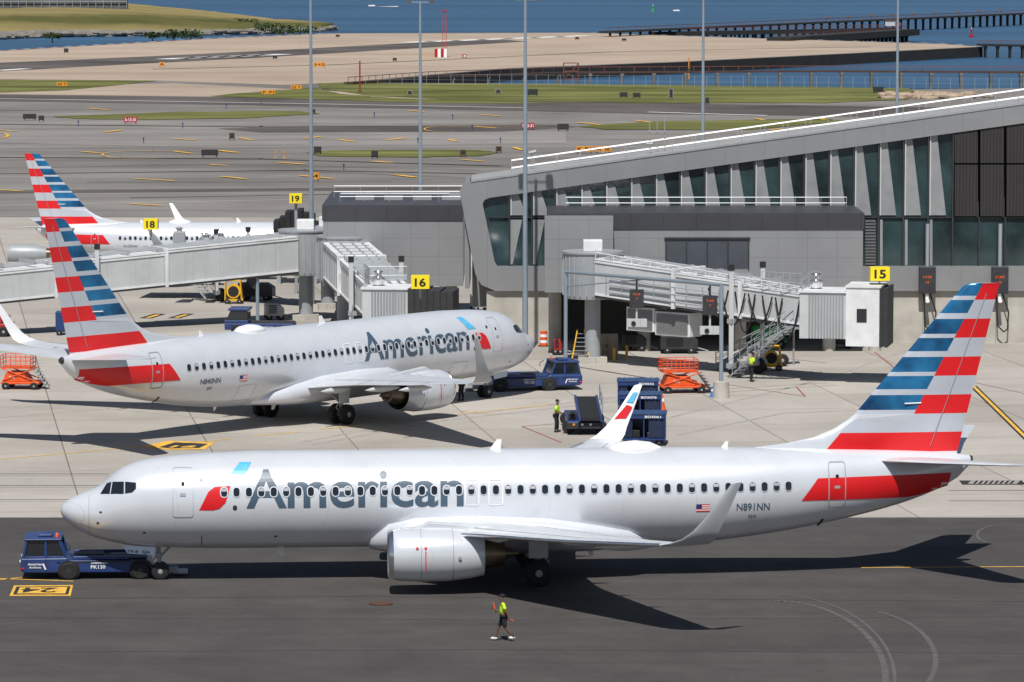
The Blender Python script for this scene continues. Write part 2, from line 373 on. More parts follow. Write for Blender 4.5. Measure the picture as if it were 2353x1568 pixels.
        for tq in (1.25,2.55):
            r_=1.118 if tq<2 else 1.094
            m=MB(); m.lathe(ec,(1,0,0),[(tq,r_-.01),(tq+.005,r_+.004),(tq+.025,r_+.003),(tq+.03,r_-.012)],36,0,False); m.build('cowl_seam',GREYM,en)
        m=MB(); m.lathe(ec,(1,0,0),[(.9,.8),(.85,.25),(.55,.12),(.42,.01)],36)
        for k in range(24):
            a=2*math.pi*k/24; m.add([ec+V((.8,.2*math.cos(a),.2*math.sin(a))),ec+V((.8,.79*math.cos(a),.79*math.sin(a))),ec+V((.88,.79*math.cos(a+.16),.79*math.sin(a+.16))),ec+V((.88,.2*math.cos(a+.2),.2*math.sin(a+.2)))],[(0,1,2,3)],1)
        m.build('fan',[DARKM,GREYM],en,smooth=40)
        m=MB(); m.lathe(ec,(1,0,0),[(3.0,.7),(3.9,.62),(4.7,.43)],28,0); m.lathe(ec,(1,0,0),[(4.6,.3),(5.3,.04)],20,0); m.build('core_nozzle',BROWNM,en,smooth=50)
        m=MB(); m.prism([(14.2,s*4.83-.16,2.6),(15.0,s*4.83-.16,2.95),(17.6,s*4.83-.16,2.75),(19.2,s*4.83-.16,2.4),(17.8,s*4.83-.16,2.05),(16.6,s*4.83-.16,2.1)],(0,.32,0)); m.build('pylon',PAINT,en,bev=.05)
        if s==side:
            MB().box((14.8,s*4.83+s*1.125-.01,1.1),(14.84,s*4.83+s*1.125+.01,1.9)).build('cowl_stripe',RED,en)
            for xx in (14.48,14.82): MB().lathe((xx,s*(4.83+1.05),2.0),(0,s,.3),[(0,.055),(.03,.055)],12).build('warning_mark',RED,en)
            MB().lathe((16.2,s*(4.83+1.07),1.6),(0,s,0),[(0,.07),(.04,.07)],12).build('access_cap',GREYM,en)
        m=MB(); g=V((19.6,s*2.86,0)); m.tube(g+V((0,0,.56)),g+V((0,-s*.1,2.4)),.12,n=10); m.tube(g+V((0,-.42,.56)),g+V((0,.42,.56)),.09); m.tube(g+V((0,0,1.1)),g+V((.2,-s*1.3,2.1)),.07)
        m.path([g+V((.15,0,.7)),g+V((.45,0,.95)),g+V((.12,0,1.3))],.04)
        go=m.build('main_gear_leg',GREYM,T,smooth=50)
        m=MB(); m.prism([(19.2,s*3.02,1.15),(20.0,s*3.02,1.15),(20.0,s*3.1,2.1),(19.2,s*3.1,2.1)],(0,s*.04,0)); m.build('gear_door',PGREY,go)
        for d in (-.38,.38): wheel(go,(g.x,g.y+d,.56),.56,.36)
    m=MB(); m.tube((4.1,0,.36),(4.0,0,1.7),.09,n=10); m.tube((4.1,-.25,.36),(4.1,.25,.36),.06); m.tube((4.05,0,.9),(4.7,0,1.55),.05); m.path([(4.0,0,.5),(3.75,0,.75),(3.98,0,1.0)],.035); m.cb((4.0,0,1.05),(.22,.3,.14))
    go=m.build('nose_gear_leg',GREYM,T,smooth=50)
    for d in (-.22,.22): wheel(go,(4.1,d,.36),.36,.22)
    for s in (-1,1):
        m=MB(); m.prism([(2.55,s*.42,1.5),(3.9,s*.42,1.4),(3.85,s*.5,1.08),(2.75,s*.5,1.16)],(0,s*.03,0),0)
        nd=m.build('nose_gear_door',PAINT,go)
        if s==side and door_code:
            m=MB(); m.text(door_code,(2.75,s*.54,1.16),(1,0,-.06) ,(0,-.1*s,1),.95,.15,0,.02)
            m.build('lettering',SLATE,go,fix=False)
    for s in (side,-side):
        m=MB(); decal(m,[(30.7,3.2),(31.4,4.12),(37.15,4.2),(37.08,3.62),(36.2,3.36),(35.3,3.2)],[(0,1,2,3,4,5)],s)
        m.build('tail_flash',RED,fu,fix=False)
    if word:
        m=MB(); vs,fs=glyphs('American',.017)
        x0,x1=7.66,16.6
        P=[((x0+(x1-x0)*(u if side<0 else 1-u)),3.15+1.56*v) for u,v in vs]
        decal(m,P,fs,side,0,.014); m.build('airline_lettering',SLATE,fu,fix=False)
        m=MB(); decal(m,[(6.8,4.3),(7.4,4.98),(7.88,4.98),(7.5,4.3)],[(0,1,2,3)],side,0,.012); m.build('flight_emblem_blue',LBLUE,fu,fix=False)
        m=MB(); decal(m,[(5.72,3.1),(6.1,3.85),(6.36,4.04),(7.0,4.08),(6.92,3.75),(6.8,3.4),(6.55,3.16),(6.3,3.1)],[tuple(range(8))],side,0,.012); m.build('flight_emblem_red',RED,fu,fix=False)
    if reg:
        rx=27.95; m=MB(); vs,fs=glyphs(reg,.012); k=1.4
        P=[((rx+k*(u if side<0 else 1-u)),2.86+.3*v) for u,v in vs]; decal(m,P,fs,side); m.build('registration',SLATE,fu,fix=False)
        if reg2:
            m=MB(); vs,fs=glyphs(reg2,.01); P=[((rx+.5+.36*(u if side<0 else 1-u)),2.5+.17*v) for u,v in vs]; decal(m,P,fs,side); m.build('fleet_code',SLATE,fu,fix=False)
        m=MB(); fx=26.25 if side<0 else 26.0
        for k in range(7):
            z=2.84+k*.045; decal(m,[(fx,z),(fx+.58,z),(fx+.58,z+.045),(fx,z+.045)],[(0,1,2,3)],side,0 if k%2==0 else 1)
        ux=fx if side<0 else fx+.34
        decal(m,[(ux,2.975),(ux+.24,2.975),(ux+.24,3.155),(ux,3.155)],[(0,1,2,3)],side,2,.02)
        m.build('flag',[RED,WHT,TUGB],fu,fix=False)
    FR=mat('window_frame_silver',(.5,.52,.56),.35,.1,.05,1); FRT=mat('window_frame_bright',(.66,.68,.71),.35,.1,.05,1); SHD=mat('window_shade',(.4,.41,.43),.5)
    x=winrange[0]; i=0
    while x<winrange[1]:
        intext=word and 5.7<x<16.7
        m=MB(); frame(m,x-.165,3.61,x+.165,4.05,.155,.035 if not intext else .045,side,1,.018)
        decal(m,rr(x-.125,3.65,x+.125,4.01,.11,3),[tuple(range(16))],side,0,.021)
        if (i*7+i*i)%5<2: decal(m,[(x-.11,3.86),(x+.11,3.86),(x+.1,3.98),(x-.1,3.98)],[(0,1,2,3)],side,2,.026)
        m.build('cabin_window',[GLASS,FR if not intext else FRT,SHD],fu,fix=False)
        x+=.5085; i+=1
    for (x0,z0,x1,z1) in ((4.62,2.82,5.5,4.82),(31.85,2.85,32.6,4.78)):
        m=MB(); frame(m,x0,z0,x1,z1,.14,.045,side,0,.02)
        dd=m.build('cabin_door',[GREYM if x0>20 else FR],fu,fix=False)
        c=(x0+x1)/2
        m=MB(); decal(m,rr(c-.07,4.1,c+.07,4.26,.06,2),[tuple(range(12))],side,0,.024); m.build('door_window',GLASS,fu,fix=False)
        m=MB(); decal(m,rr(c-.12,3.68,c+.12,3.8,.03,2),[tuple(range(12))],side,0,.024); m.build('door_handle',GREYM,fu,fix=False)
    for c in (16.95,17.93):
        m=MB(); frame(m,c-.3,3.2,c+.3,4.24,.1,.035,side,0,.023); m.build('overwing_exit',WHT,fu,fix=False)
    for i,p in enumerate((((1.66,3.68),(1.93,4.08),(2.12,4.16),(2.05,3.72)),((2.09,3.72),(2.17,4.17),(2.64,4.22),(2.64,3.76)),((2.69,3.77),(2.69,4.22),(3.14,4.2),(3.14,3.98),(2.98,3.82)))):
        for s in (-1,1):
            m=MB(); decal(m,p,[tuple(range(len(p)))],s,0,.02); m.build('cockpit_window',GLASS,fu,fix=False)
    def mark(name,pts,mt):
        m=MB(); decal(m,pts,[tuple(range(len(pts)))],side,0); m.build(name,mt,fu,fix=False)
    mark('radome_seam',[(1.18,2.02),(1.2,2.02),(1.2,3.6),(1.18,3.6)],GREYM); mark('round_badge',rr(5.72,4.24,5.9,4.42,.088,3),TUGB)
    mark('service_panel',rr(7.1,3.1,7.28,3.3,.08,3),DARKM); mark('drain_mast',[(31.5,1.99),(31.62,1.99),(31.75,2.35),(31.63,2.35)],DARKM); mark('red_stripe',[(5.8,1.5),(5.84,1.5),(5.84,2.0),(5.8,2.0)],RED)
    for px_,pz_ in ((1.5,2.5),(1.62,2.95),(8.8,1.9),(3.4,2.1)): mark('probe',rr(px_,pz_,px_+.12,pz_+.07,.02,1),DARKM)
    for k,(xa,za,xb,zb) in enumerate(((7.6,1.55,9.0,2.5),(25.2,1.7,26.5,2.6))):
        m=MB(); frame(m,xa,za,xb,zb,.08,.02,-side if side<0 else side,0,.014); m.build('cargo_door',FR,fu,fix=False)
    m=MB(); rings=[]
    for x,w,h in [(22.75,.1,.02),(23.0,.4,.16),(23.4,.55,.28),(23.9,.6,.33),(24.5,.5,.26),(24.95,.2,.06)]:
        rings.append([(x,w*math.cos(a),5.27+(h+.03)*max(-.2,math.sin(a))) for a in [2*math.pi*i/20 for i in range(20)]])
    m.loft(rings); m.build('satellite_dome',PWHITE,fu,smooth=60)
    for x,z,d in ((17.8,5.3,1),(27.5,5.3,.6),(8.8,1.3,-.9),(21.8,1.1,-.7),(26.5,1.35,-.5)):
        m=MB(); m.prism([(x,-.03,z),(x+.45*abs(d),-.03,z),(x+.5*abs(d),-.03,z+.42*d),(x+.3*abs(d),-.03,z+.42*d)],(0,.06,0)); m.build('antenna_blade',WHT,fu)
    return T
n1=W(139,1165,175.1)
airliner('silver airliner in the foreground being pushed back, tail at right, nose over a blue tug',(n1.x,n1.y,0),math.radians(4.2),-1,'N891NN','3JA',door_code='79-8  3JA')
n2=W(1218,790,249.5)
airliner('silver airliner parked behind, nose to the right at the gate, tail at left',(n2.x,n2.y,0),math.radians(230.0),1,'N840NN','3FT',emblem=False)
n3=W(967,530,338)
airliner('regional jet at the far left behind the long grey boarding bridge',(n3.x,n3.y,0),math.radians(181.0),1,'N137HQ',None,word=False,sc=.8,winrange=(17.5,30.2),emblem=False)
# ---------------------------------------------------------------- setting
def struct(name,m,mats,**k): return tag(m.build(name,mats,None,fix=k.get('fix',False)),kind='structure')
def sheet(pts,z): return [G(x,y,0)+V((0,0,z)) for x,y in pts]
M_TAXI=ground_mat('taxiway_asphalt',(.215,.198,.185),(.3,.28,.26),.05,None,0,.6,.12)
M_FRONT=ground_mat('front_asphalt',(.074,.069,.067),(.1,.093,.09),.35,None,0,.3,.5,True)
M_CONC=ground_mat('apron_concrete',(.41,.375,.335),(.51,.475,.43),.12,7.6,math.radians(-8),.45,None,True)
M_RWY=ground_mat('runway_concrete',(.4,.315,.245),(.5,.4,.315),.03,None,0,.3,.05)
M_RDARK=ground_mat('runway_rubber',(.075,.068,.063),(.17,.15,.14),.03,None,0,.5,.1)
wm=mat('water',(.03,.085,.165),.4,0,.3,.012,bump=.0,spec=.25,stretch=(.15,1,1))
nt=wm.node_tree; bs=nt.nodes['Principled BSDF']
nn_=nt.nodes.new('ShaderNodeTexNoise'); nn_.inputs['Scale'].default_value=.25; nn_.inputs['Detail'].default_value=6
tcn=nt.nodes.new('ShaderNodeTexCoord'); nt.links.new(tcn.outputs['Object'],nn_.inputs['Vector'])
bpn=nt.nodes.new('ShaderNodeBump'); bpn.inputs['Strength'].default_value=.8; bpn.inputs['Distance'].default_value=.8
nt.links.new(nn_.outputs['Fac'],bpn.inputs['Height']); nt.links.new(bpn.outputs[0],bs.inputs['Normal'])
ZW=-2.6
struct('water',MB().poly([(-30000,-100,ZW),(30000,-100,ZW),(30000,60000,ZW),(-30000,60000,ZW)]),wm)
land_px=[(-3000,180),(-900,135),(0,117),(500,88),(760,77),(1330,75),(1700,87),(2170,101),(2258,108),(1560,143),(1170,158),(1000,172),(800,190),(1300,193),(2110,206),(2360,203),(4200,200)]
pts=[G(x,y) for x,y in land_px]+[V((330,20,0)),V((-330,20,0))]
m=MB(); m.poly(pts,0)
n=len(pts); m.add(pts+[p+V((0,0,-4)) for p in pts],[(i,(i+1)%n,n+(i+1)%n,n+i) for i in range(n)],1)
struct('ground',m,[M_TAXI,TIMB])
def gsheet(name,px,z,mt): return struct(name,MB().poly(sheet(px,z)),mt)
yA=G(0,1190).y; yB=G(0,500).y
struct('apron_front',MB().poly([V((-160,30,.012)),V((160,30,.012)),V((160,yA,.012)),V((-160,yA,.012))]),M_FRONT)
struct('apron_concrete',MB().poly([V((-200,yA,.008)),V((200,yA,.008)),V((200,yB,.008)),V((-200,yB,.008))]),M_CONC)
gsheet('runway',[(-900,133),(0,118),(500,89),(760,78),(1330,76),(1700,88),(2170,102),(2250,108),(1560,142),(1170,157),(1000,171),(790,190),(650,196),(360,186),(0,183),(-900,182)],.03,M_RWY)
gsheet('runway_rubber_band',[(-300,158),(0,145),(200,137),(600,118),(960,99),(1150,91),(1210,96),(950,112),(600,133),(250,151),(0,165),(-300,176)],.06,M_RDARK)
gsheet('runway_crossing',[(-300,214),(0,218),(900,229),(2353,250),(3000,258),(3000,280),(2353,274),(1500,262),(500,241),(0,233),(-300,230)],.03,M_RDARK)
gsheet('taxiway_patch',[(500,296),(700,289),(1250,286),(1330,292),(1150,303),(600,305)],.03,M_RDARK)
gsheet('taxiway_band',[(-200,440),(1300,428),(1300,434),(-200,447)],.03,M_RDARK)
gsheet('taxiway_light_band',[(-200,300),(600,306),(1300,303),(1300,330),(500,340),(-200,325)],.02,ground_mat('taxi_light',(.27,.25,.235),(.34,.315,.295),.06,None,0,.5,.2))
gsheet('taxiway_shoulder',[(-200,205),(400,192),(800,212),(1400,240),(900,228),(0,217)],.025,M_RWY)
for i,(px,lab) in enumerate([([(-100,184),(200,185),(360,187),(230,201),(140,209),(-100,216)],'grass strip at the far left beside the runway'),
 ([(730,192),(1000,193),(1500,196),(2090,204),(2112,215),(2085,230),(1900,238),(1500,238),(1100,233),(860,222),(740,205)],'long grass bank along the water'),
 ([(480,222),(620,209),(720,203),(780,216),(900,226),(1300,240),(1000,238),(700,229)],'thin grass sliver in front of the bank'),
 ([(120,269),(400,258),(690,257),(740,262),(560,273),(300,276),(180,274)],'grass island at left between the taxiways'),
 ([(705,352),(760,347),(1100,346),(1150,351),(1100,360),(950,363),(730,360)],'small grass island behind the light poles'),
 ([(1330,292),(1500,280),(1900,274),(1950,280),(1720,299),(1400,299)],'grass island behind the terminal roof')]):
    q=[]
    for (xa,ya),(xb,yb) in zip(px,px[1:]+px[:1]):
        for k in range(6):
            t=k/6; q.append((xa+(xb-xa)*t+random.uniform(-4,4),ya+(yb-ya)*t+(random.uniform(-.6,.6) if k else 0)))
    o=MB().poly(sheet(q,.07)).build('grass',GRASS,None,fix=False); tag(o,lab,'grass',kind='stuff')
# far island
m=MB(); nx,ny=60,26
def shore(x): return lin([(-400,97),(0,91),(120,86),(400,83),(600,79),(730,73),(765,71)],x)
def back(x): return lin([(-400,-60),(0,-40),(230,5),(300,24),(450,38),(540,48),(640,60),(765,70)],x)
vs=[];fs=[];mis=[]
for i in range(nx+1):
    x=-400+1165*i/nx
    for j in range(ny+1):
        t=j/ny; y=shore(x)+(back(x)-shore(x))*t; p=G(x,y,ZW)
        h=(ZW+.2+2.2*min(1,t*8)+ (5*math.sin(math.pi*min(1,t))**.8)*max(0,min(1,(640-x)/500))+random.uniform(-.15,.25))
        if t in (0,1): h=ZW-.3
        vs.append((p.x,p.y,h))
for i in range(nx):
    for j in range(ny):
        a=i*(ny+1)+j
        fs.append([a,a+ny+1,a+ny+2,a+1]); mis.append(1 if j<1 else 0)
m.v=vs;m.f=fs;m.m=mis
HILL=mat('hill_grass',(.1,.11,.03),.95,0,.3,.014,spec=.1,col2=(.26,.2,.09),stretch=(.4,1,1))
struct('hill',m,[HILL,ROCK])
m=MB()
for k in range(420):
    x=random.uniform(-50,765); p=G(x,shore(x)-random.uniform(-.4,2.2),ZW); r=random.uniform(.6,1.8)
    m.ell((p.x,p.y,ZW+.3+random.uniform(0,1)),(r*1.4,r,r*.6),n=5)
tag(m.build('shoreline_rocks',ROCK),'grey riprap boulders along the island shore','rocks',kind='stuff')
for i,(x,y,s,lab) in enumerate([(400,79,1.8,'round bush on the shore left of the pair'),(437,80,2.0,'dark bush right of the round bush on the shore'),(547,50,1.5,'leftmost bush on the island ridge'),(575,53,1.9,'second bush along the island ridge'),(610,63,2.0,'bush halfway along the island point'),(650,68,2.4,'wide bush near the island point'),(690,70,2.6,'largest shrub on the island point'),(350,81,1.2,'small bush on the island beach'),(120,83,1.2,'lone small bush at the far left shore')]):
    p=G(x,y,0); t=thing('bush',lab,'bush',(p.x,p.y,0),0,'bushes on the island')
    MB().tube((0,0,-2),(0,0,s*.4),.2,.1,6).build('trunk',TIMB,t)
    m=MB()
    for k in range(200):
        a=random.uniform(0,6.28); rr_=random.random()**.5*s; z=random.uniform(-.6,.8)*s*(1-.5*(rr_/s)**2)+random.uniform(-.3,.2)
        c=V((rr_*math.cos(a)*2.0,rr_*math.sin(a),z)); u=V((random.uniform(-1,1),random.uniform(-1,1),random.uniform(-1,1)))*.4; w=V((random.uniform(-1,1),random.uniform(-1,1),random.uniform(-1,1)))*.4
        m.add([c-u,c+w,c+u,c-w],[(0,1,2,3)])
    m.build('crown',LEAF,t,fix=False)
D=1500
p0=W(-80,22,D); p1=W(292,20,D); p2=W(0,-14,D)
t=thing('perimeter_wall','long grey walled compound with fence at the top left corner','wall',(0,0,0))
MB().box((p0.x,D,-2),(p1.x,D+4,p2.z)).build('wall',mat('far_wall',(.1,.11,.12),.9,0,.45,.1),t)
for k in range(22): x=p0.x+(p1.x-p0.x)*k/21; MB().tube((x,D-1,0),(x,D-1,p2.z+.5),.12,n=4).build('fence_post',GREYM,t)
MB().box((p0.x,D-.9,p0.z+(p2.z-p0.z)*.5),(p1.x,D-.6,p0.z+(p2.z-p0.z)*.5+.25)).build('wall_ledge',GREYM,t)
# ---------------------------------------------------------------- painted markings
m=MB()
def line(m,pts,w,mi=0,z=.09):
    q=[G(x,y)+V((0,0,z)) for x,y in pts]
    for a,b in zip(q[:-1],q[1:]):
        d=(b-a); d.z=0; d.normalize(); s=V((-d.y,d.x,0))*w/2; m.add([a-s-d*w*.1,b-s+d*w*.1,b+s+d*w*.1,a+s-d*w*.1],[(0,1,2,3)],mi)
dashes=[(205,250,250,254),(310,412,400,417),(400,349,440,354),(500,347,545,352),(550,318,580,323),(400,320,450,324),(190,350,230,353),(0,438,50,441),(510,407,565,413),(905,403,955,409),(700,320,740,315),(780,322,815,327),(890,323,930,319),(1090,292,1140,296),(1030,322,1050,326),(1460,278,1495,282),(1735,273,1755,277),(1770,300,1800,296),(1878,272,1895,276),(940,255,975,259),(1100,264,1150,268),(240,305,280,300),(300,470,370,474),(690,405,765,412),(860,372,900,375),(1180,340,1200,346),(480,379,520,382),(640,375,700,379),(0,300,40,303),(1060,368,1110,372),(1330,283,1380,288)]
for i,(a,b,c,d) in enumerate(dashes): line(m,[(a,b),(c,d)],.7 if i%3 else .9)
def arc(cx,cy,rx,ry,a0,a1,n=24): return [(cx+rx*math.cos(math.radians(a0+(a1-a0)*i/n)),cy+ry*math.sin(math.radians(a0+(a1-a0)*i/n))) for i in range(n+1)]
line(m,arc(320,357,85,9,60,300),.25); line(m,arc(1020,298,45,6,60,300),.25); line(m,[(1020,292),(1260,291)],.3); line(m,[(320,349),(520,347)],.25);line(m,arc(0,313,18,6,-90,90),.5)
line(m,[(1200,450),(0,474)],.15,1); line(m,[(0,228),(600,238),(1200,249)],1.0,1); line(m,[(1490,259),(1760,267)],1.4,1)
for k in range(6): line(m,[(380+k*40,137-k*1.5),(450+k*40,133-k*1.5)],5,1)
for k in range(7): line(m,[(930+k*60,99-k*2.2),(985+k*60,96-k*2.2)],5,1)
line(m,[(0,163),(60,159)],3,1); line(m,[(700,95),(1320,77)],1.2,1); line(m,[(350,160),(760,150),(1400,120),(2000,108)],1.5,2)
for pts_ in ([(0,388),(500,378),(1100,392)],[(0,345),(420,338),(700,334)],[(200,420),(900,418)],[(700,395),(1080,410)],[(0,255),(700,246),(1300,262)]): line(m,pts_,.35,3)
for pts_,w_ in (([(0,362),(600,366),(1150,382)],1.6),([(0,400),(700,392),(1100,400)],1.2),([(0,286),(600,292),(1300,288)],2.5),([(300,455),(900,445)],.8)): line(m,pts_,w_,2,.085)
SH=[(-300,122.6),(0,117.3),(500,88.3),(760,77.6)]
for k in range(64):
    x=-280+k*16; y=lin(SH,x); line(m,[(x,y),(x+11,lin(SH,x+11))],1.2,1 if k%2 else 4,.12)
for k in range(46):
    x=1340+k*20; S2=[(1330,75.4),(1700,87.4),(2170,101.3),(2258,108)]; line(m,[(x,lin(S2,x)),(x+11,lin(S2,x+11))],1.0,1 if k%2 else 3,.12)
struct('taxiway_marking',m,[YELP,WHTP,M_TAXI,M_RDARK,REDP])
m=MB(); z=.02
STN=mat('tyre_stain',(.33,.31,.28),.9,0,.2,1)
line(m,[(-60,1062),(160,1042),(330,1026)],.16,0,z); line(m,[(330,1026),(530,1010)],.16,0,z); line(m,[(580,1004),(690,993)],.16,0,z); line(m,[(735,988),(830,978)],.16,0,z); line(m,[(1040,954),(1265,931)],.16,0,z)
line(m,[(1060,946),(1130,952)],.1,0,z)
line(m,[(2236,888),(2400,1048)],.45,1,z); line(m,[(2236,888),(2400,1048)],.2,0,z+.006)
line(m,[(1200,981),(1290,1018)],.09,3,z);line(m,[(1200,981),(1275,975)],.09,3,z); line(m,[(1640,880),(1850,912)],.09,3,z); line(m,[(1850,912),(1830,890)],.09,3,z); line(m,[(2010,810),(2060,850)],.09,3,z)
line(m,[(1690,812),(1900,835)],.09,3,z); line(m,[(2353,905),(2240,880)],.08,3,z); line(m,[(880,1050),(1100,1080)],.1,2,z)
for y,x1 in ((1090,250),(1117,235),(1149,180)): line(m,[(-100,y),(x1,y)],.09,1,z); line(m,[(-100,y+4),(x1,y+4)],.06,4,z)
for y in (1128,1152): line(m,[(2180,y),(2450,y)],.08,1,z)
line(m,[(2215,1110),(2345,1110)],1.6,1,z)
for k in range(9): line(m,[(2232+k*12,1113),(2240+k*12,1106)],.35,4,z+.006)
for pts_,w_ in (([(700,1015),(1000,960),(1500,905),(1900,880)],.3),([(720,1022),(1020,967),(1520,911),(1920,886)],.3),([(1560,1000),(1800,950),(2353,930)],.25),([(0,960),(250,940),(500,965)],.25),([(1540,960),(1900,870),(2100,800)],.22)): line(m,pts_,w_,5,z-.006)
p=[(325,1027),(385,1014),(495,1018),(470,1034),(385,1035)]; m.poly([G(x,y)+V((0,0,z+.004)) for x,y in p],0)
p=[(365,1029),(402,1018),(478,1021),(458,1031),(392,1032)]; m.poly([G(x,y)+V((0,0,z+.01)) for x,y in p],1)
o=G(386,1030.5)+V((0,0,z+.016)); m.text('16',o,(1,0,0),(0.3,1,0),1.3,1.0,0,.03)
line(m,[(610,728),(650,722)],.5,0,z)
for x in (345,410): line(m,[(x-10,732),(x+22,722)],.9,1,z); line(m,[(x-6,731),(x+18,724)],.35,0,z+.006)
line(m,[(555,745),(600,738)],.25,0,z)
struct('apron_marking',m,[YELP,TIMB,WHTP,REDP,mat('drain_grey',(.3,.28,.27),.9),STN])
m=MB(); z=.026
line(m,[(-60,1329),(168,1337)],.16,0,z); line(m,[(0,1334),(70,1326)],.12,0,z); line(m,[(1980,1306),(2450,1303)],.14,0,z)
m.poly([G(x,y)+V((0,0,z)) for x,y in ((32,1347),(168,1346),(162,1371),(22,1371))],0); m.poly([G(x,y)+V((0,0,z+.006)) for x,y in ((38,1350),(162,1349),(157,1368),(30,1368))],1)
m.poly([G(x,y)+V((0,0,z+.01)) for x,y in ((46,1352),(155,1351),(150,1366),(39,1366))],0)
o=G(134,1353)+V((0,0,z+.016)); m.text('24',o,(-1,0,0),(0,-1,0),1.45,1.3,1,.02)
m2=mat('tyre_smear',(.1,.094,.091),.9,0,.2,2)
line(m,arc(1780,1560,255,178,-90,60,40),.24,2,z-.006); line(m,arc(1780,1562,276,194,-90,60,40),.12,2,z-.006); line(m,arc(1950,1520,200,120,-70,40,30),.2,2,z-.006)
line(m,[(-60,1378),(800,1372),(2400,1384)],.05,3,z-.006); line(m,[(-60,1420),(1200,1426),(2400,1418)],.04,3,z-.006); line(m,[(0,1500),(1100,1494),(2400,1503)],.05,3,z-.006)
line(m,arc(2300,1230,55,22,90,250,16),.14,2,z-.006)
struct('lane_marking',m,[YELP,TIMB,m2,mat('tar_seam',(.052,.049,.048),.8)])
g=G(875,1389); m=MB(); m.lathe((0,0,0),(0,0,1),[(0,.48),(.035,.48),(.036,.4),(.03,.38)],28); o=m.build('manhole_cover',mat('iron_cover',(.12,.055,.04),.7,.4),None,smooth=40); o.location=(g.x,g.y,.02)
tag(o,'round rusty manhole cover in the dark asphalt left of the walking marshaller','manhole cover')
# ---------------------------------------------------------------- terminal
DM=G(0,790).y
def yr(x): return 240+(2353-x)*.1385
OW=43
def rail(parent,pts,h=1.1,step=2.,r=.02,mt=RAILM,mids=1,name='railing'):
    m=MB()
    for a,b in zip(pts[:-1],pts[1:]):
        a=V(a);b=V(b);L=(b-a).length;n=max(1,int(L/step))
        for i in range(n+1): p=a+(b-a)*i/n; m.tube(p,p+V((0,0,h)),r,n=5)
        for k in range(mids+1):
            u=V((0,0,h*(k+1)/(mids+1))); m.tube(a+u,b+u,r,n=5)
    return m.build(name,mt,parent)
T=thing('terminal_concourse','long grey terminal concourse with slanted roof and ribbon windows at right','building')
m=MB(); TK=(0,.5,0)
def F(p,D=DM): return [W(x,y,D) for x,y in p]
L0=yr(1112)+OW
m.prism(F([(1056,440),(1062,428),(1078,419),(1110,yr(1110)),(2560,yr(2560)),(2560,yr(2560)+OW),(1125,L0),(1113,L0+5),(1109,L0+14)]),TK)
m.prism(F([(1056,440),(1109,L0+14),(1137,603),(1143,612),(1175,669),(1138,669),(1106,655),(1092,630)]),TK)
m.prism(F([(1143,612),(2560,612),(2560,669),(1175,669)]),TK)
m.build('facade_wall',PANEL,T)
a=W(1082,419,DM);b=W(2560,yr(2560),DM)
m=MB(); RD=9
m.poly([a+V((0,.5,-.02)),b+V((0,.5,-.02)),b+V((0,RD,-.02)),a+V((0,RD,-.02))]); m.prism([a+V((0,RD,-9)),b+V((0,RD,-14)),b+V((0,RD,0)),a+V((0,RD,0))],(0,.4,0),1)
m.prism([(a.x-.4,DM+.5,3.6),(a.x-.4,DM+RD,3.6),(a.x-.4,DM+RD,a.z-.1),(a.x-.4,DM+.5,a.z-.1)],(.3,0,0),1)
m.build('roof',[ROOFM,PANEL],T,fix=False)
m=MB(); m.prism([a+V((0,-.05,0)),b+V((0,-.05,0)),b+V((0,-.05,.1)),a+V((0,-.05,.1))],(0,.8,0)); m.build('roof_edge',mat('edge_trim',(.36,.37,.38),.4,.3),T)
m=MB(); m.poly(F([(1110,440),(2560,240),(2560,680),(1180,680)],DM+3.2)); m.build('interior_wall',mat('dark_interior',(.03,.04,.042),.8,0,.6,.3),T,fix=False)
mul=[1112,1170,1222,1275,1333]+[1390+57.2*i for i in range(15)]+[2250,2310,2370,2430,2490,2550]
def wb(x): return yr(x)+OW
FINL=mat('pale_fin',(.5,.51,.52),.4,.1,.05,1)
